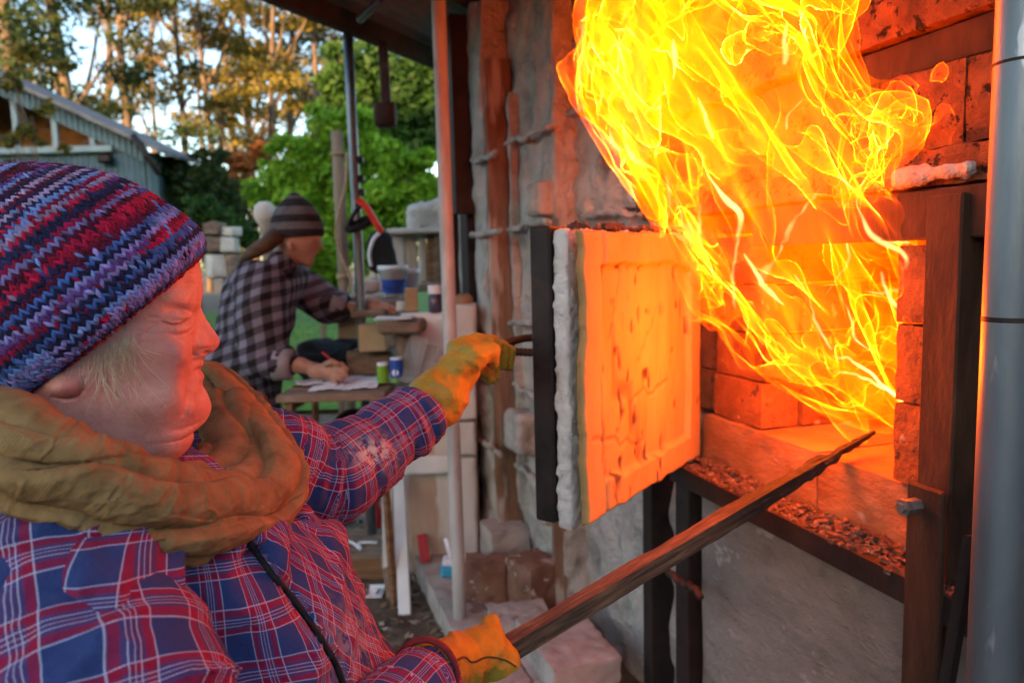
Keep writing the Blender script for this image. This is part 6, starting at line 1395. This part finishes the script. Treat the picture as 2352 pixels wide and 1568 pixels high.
# body: head, hands, legs as one figure
bd3 = sd_ell(P, U(690, 548, 3.14), (.085, .07, .105), np.stack([nrm([.86, 0, -.5]), [0, 1, 0], nrm([.5, 0, .86])]))
bd3 = smin(bd3, cpx(P, (722, 553, 3.14), (738, 568, 3.14), 7, 6.5), .008); bd3 = smin(bd3, cpx(P, (715, 545, 3.1), (731, 548, 3.1), 7, 5), .008); bd3 = smin(bd3, cpx(P, (664, 560, 3.06), (668, 574, 3.06), 8, 5), .006); bd3 = smin(bd3, cpx(P, (722, 580, 3.13), (727, 582, 3.13), 6, 4), .006); bd3 = smin(bd3, cpx(P, (700, 590, 3.14), (706, 597, 3.14), 20, 16), .02)
bd3 = smin(bd3, cpx(P, (655, 590, 3.14), (630, 640, 3.15), 28, 34), .03)
torso = cpx(P, (600, 690, 3.17), (555, 900, 3.16), 80, 78)
bd3 = smin(bd3, smin(torso+.03, cpx(P, (545, 930, 3.24), (560, 1290, 3.3), 42, 28), .03), .03); bd3 = smin(bd3, cpx(P, (575, 930, 3.05), (590, 1330, 3.05), 42, 28), .03)
for q in ((545, 1300, 3.3), (580, 1345, 3.05)): bd3 = smin(bd3, sd_ell(P, U(*q)*np.array([1, 1, 0])+np.array([.07, 0, .045]), (.13, .05, .05)), .02)
armN = [((600, 665, 3.0), (598, 825, 2.98), 46, 36), ((598, 828, 2.97), (690, 838, 2.97), 30, 23), ((690, 838, 2.97), (735, 852, 2.97), 20, 22)]
armF = [((665, 640, 3.34), (745, 700, 3.36), 40, 30), ((745, 700, 3.36), (800, 708, 3.36), 28, 22), ((800, 708, 3.36), (850, 705, 3.36), 18, 18)]
for a in armN+armF: bd3 = smin(bd3, cpx(P, a[0], a[1], a[2]-5, a[3]-5)+.0, .015)
V, Fq = nets(bd3, fl3.lo, fl3.h); mesh('body', V-MO, Fq, M['skin2'], man, True)
# hands with fingers
def handm(name, wrist, knuck, tips, r):
    lo_ = np.minimum.reduce([U(*wrist)]+[U(*t_) for tr3 in tips for t_ in tr3])-.03; hi_ = np.maximum.reduce([U(*wrist)]+[U(*t_) for tr3 in tips for t_ in tr3])+.03
    F_ = Field(lo_, hi_, .0042); P = F_.P; d = cpx(P, wrist, knuck, 17, 20)
    for tr3 in tips:
        f = smin(cpx(P, tr3[0], tr3[1], r, r*.9), cpx(P, tr3[1], tr3[2], r*.9, r*.75), .004); d = smin(d, f, .006)
    V, Fq = nets(d, F_.lo, F_.h); mesh(name, V-MO, Fq, M['skin2'], man, True)
handm('hand', (722, 852, 2.96), (760, 852, 2.95), [((765, 838, 2.93), (785, 838, 2.92), (796, 848, 2.92)), ((770, 850, 2.92), (788, 853, 2.91), (796, 862, 2.91)), ((768, 862, 2.92), (782, 868, 2.91), (786, 872, 2.92)), ((760, 868, 2.94), (772, 874, 2.93), (776, 876, 2.94)), ((748, 836, 2.92), (762, 830, 2.90), (776, 836, 2.90))], 7.5)
handm('hand', (838, 703, 3.36), (862, 704, 3.36), [((868, 698, 3.36), (888, 700, 3.35), (905, 706, 3.35)), ((870, 703, 3.34), (892, 706, 3.33), (912, 712, 3.33)), ((870, 708, 3.33), (890, 712, 3.32), (906, 717, 3.32)), ((866, 713, 3.33), (882, 717, 3.32), (894, 720, 3.32)), ((856, 714, 3.33), (868, 722, 3.31), (880, 724, 3.31))], 6.5)
# shirt
sh = smin(torso, cpx(P, (660, 640, 3.26), (590, 655, 3.02), 48, 52), .05)
sh = smin(sh, sd_ell(P, U(545, 880, 3.15), (.15, .17, .22)), .06); sh = smin(sh, cpx(P, (545, 930, 3.15), (560, 985, 3.15), 74, 82), .05)
arms = np.minimum(cpx(P, (600, 665, 3.0), (598, 822, 2.98), 54, 46), cpx(P, (598, 822, 2.98), (640, 834, 2.97), 42, 40)); arms = np.minimum(arms, smin(cpx(P, (665, 640, 3.34), (740, 698, 3.36), 48, 38), cpx(P, (740, 698, 3.36), (775, 704, 3.36), 36, 31), .02))
sh = smin(sh, arms, .02); sh = smin(sh, cpx(P, (672, 610, 3.2), (640, 600, 3.06), 20, 24), .02)
sh = sh-.022*np.clip(ridge(P@np.array([[.6, .3, .7], [-.4, .8, .3], [.5, .3, -.5]], np.float32).T, 5.5, 190)-.6, 0, 1)*2
V, Fq = biggest(*nets(sh, fl3.lo, fl3.h))
m_, nt, bs = newmat('black_check'); at = _n(nt, 'ShaderNodeAttribute'); at.attribute_name = 'cloth'; sx_ = _n(nt, 'ShaderNodeSeparateXYZ'); nt.links.new(at.outputs['Vector'], sx_.inputs[0])
sq = lambda o: ramp(nt, [(0, (0, 0, 0)), (.5, (1, 1, 1))], math_(nt, 'FRACT', math_(nt, 'MULTIPLY', o, 1/.058)), 'CONSTANT').outputs[0]
k_ = math_(nt, 'MULTIPLY', math_(nt, 'ADD', sq(sx_.outputs[0]), sq(sx_.outputs[1])), .5); nt.links.new(ramp(nt, [(0, (.19, .18, .235)), (.5, (.08, .068, .085)), (1, (.022, .017, .02))], k_).outputs[0], bs.inputs['Base Color']); bs.inputs['Roughness'].default_value = .95; bs.inputs['Specular IOR Level'].default_value = .1
an = np.arctan2(V[:, 1]-3.16, V[:, 0]-(-1.04)); cl3 = np.stack([an*.20+.3*V[:, 2]*0, V[:, 2]-.35*(V[:, 0]+1.04), 0*an], -1)+.012*np.stack([noise(V*5, 195), noise(V*5, 196), 0*an], -1)
mshirt = mesh('shirt', V-MO, Fq, m_, man, True, attrs={'cloth': cl3})
M['cuffgrey'] = pm('turned_cuff', [(.3, (.20, .17, .19)), (.7, (.30, .27, .29))], 20, .95)
for a_, b_, r0_q, r1_q in (((632, 834, 2.97), (672, 838, 2.965), 42, 34), ((762, 703, 3.36), (796, 708, 3.36), 35, 28)):
    A_2, B_2 = U(*a_), U(*b_); V, Fq = tubemesh([A_2, A_2+(B_2-A_2)*.1, (A_2+B_2)/2, B_2-(B_2-A_2)*.08, B_2], np.array([.9, 1.04, 1.0, 1.02, .86])*np.linspace(r0_q, r1_q, 5)*a_[2]/FPX, 18); mesh('turned_cuff', V-MO, Fq, M['cuffgrey'], mshirt, True)
V, Fq = rough_block((.10, .13, .045), .012, .006, 12, 91, .018); cc2 = U(664, 612, 3.12); Mx = roty(.7); mesh('collar', V@Mx.T+cc2-MO, Fq, m_, mshirt, True, attrs={'cloth': V})
# his beanie in bands, tail of hair, pencil
ax_h = nrm(U(680, 440, 3.14)-U(686, 535, 3.14)); ex_h = nrm(np.cross([0, 1.0, 0], ax_h)); ey_h = np.cross(ax_h, ex_h); hb0 = U(682, 538, 3.14)-ax_h*.012
prof_ = [(.106, 0), (.112, .012), (.112, .03), (.110, .045), (.106, .06), (.102, .075), (.096, .09), (.087, .108), (.074, .125), (.060, .143), (.042, .158), (.024, .172), (.014, .18), (0, .186)]
M['knitdark'] = pm('dark_knit', [(.3, (.016, .013, .014)), (.7, (.035, .028, .03))], 60, .95, .003, 160); M['knitgrey'] = pm('grey_knit_band', [(.3, (.085, .075, .08)), (.7, (.15, .135, .14))], 60, .95, .003, 160)
bn = thing('beanie', None, None); bn.parent = man
for q in range(len(prof_)-1):
    (ra_, za), (rb_, zb2) = prof_[q], prof_[q+1]; n = 28; mid_ = ((ra_+rb_)/2+.003, (za+zb2)/2); V = []
    for rr, z_ in ((ra_, za), mid_, (rb_, zb2)):
        for k in range(n): a = 2*math.pi*k/n; V.append(hb0+ex_h*rr*1.0*math.cos(a)+ey_h*rr*.80*math.sin(a)+ax_h*z_)
    Fq = [(r_*n+k, r_*n+(k+1) % n, (r_+1)*n+(k+1) % n, (r_+1)*n+k) for r_ in range(2) for k in range(n)]
    mesh('knit_band', np.array(V)-MO, Fq, M['knitgrey'] if q in (2, 3, 6, 7, 10) else M['knitdark'], bn, True)
pt = smoothpath([U(640, 535, 3.1), U(618, 556, 3.05), U(594, 572, 3.02), U(570, 586, 3.02), U(550, 606, 3.03)], 5); V, Fq = tubemesh(pt, np.array([.030, .034, .036, .036, .035, .034, .033, .033, .032, .031, .03, .03, .029, .027, .026, .024, .021, .018, .014, .010, .005][:len(pt)]), 10); mesh('hair', V-MO, Fq, pm('brown_hair', [(.3, (.05, .028, .016)), (.7, (.12, .075, .045))], 30, .7, .003, 90, stretch=(.2, 1, 1)), man, True)
p0, p1 = U(739, 808, 2.9), U(778, 838, 2.9); o = tag(mesh('pencil', *(lambda r_: (r_[0]-p0, r_[1]))(tubemesh([p0, p1], .0045, 6)), M['redpl'], None, False), 'red pencil in the writing man\'s hand', 'pencil'); o.location = tuple(p0)
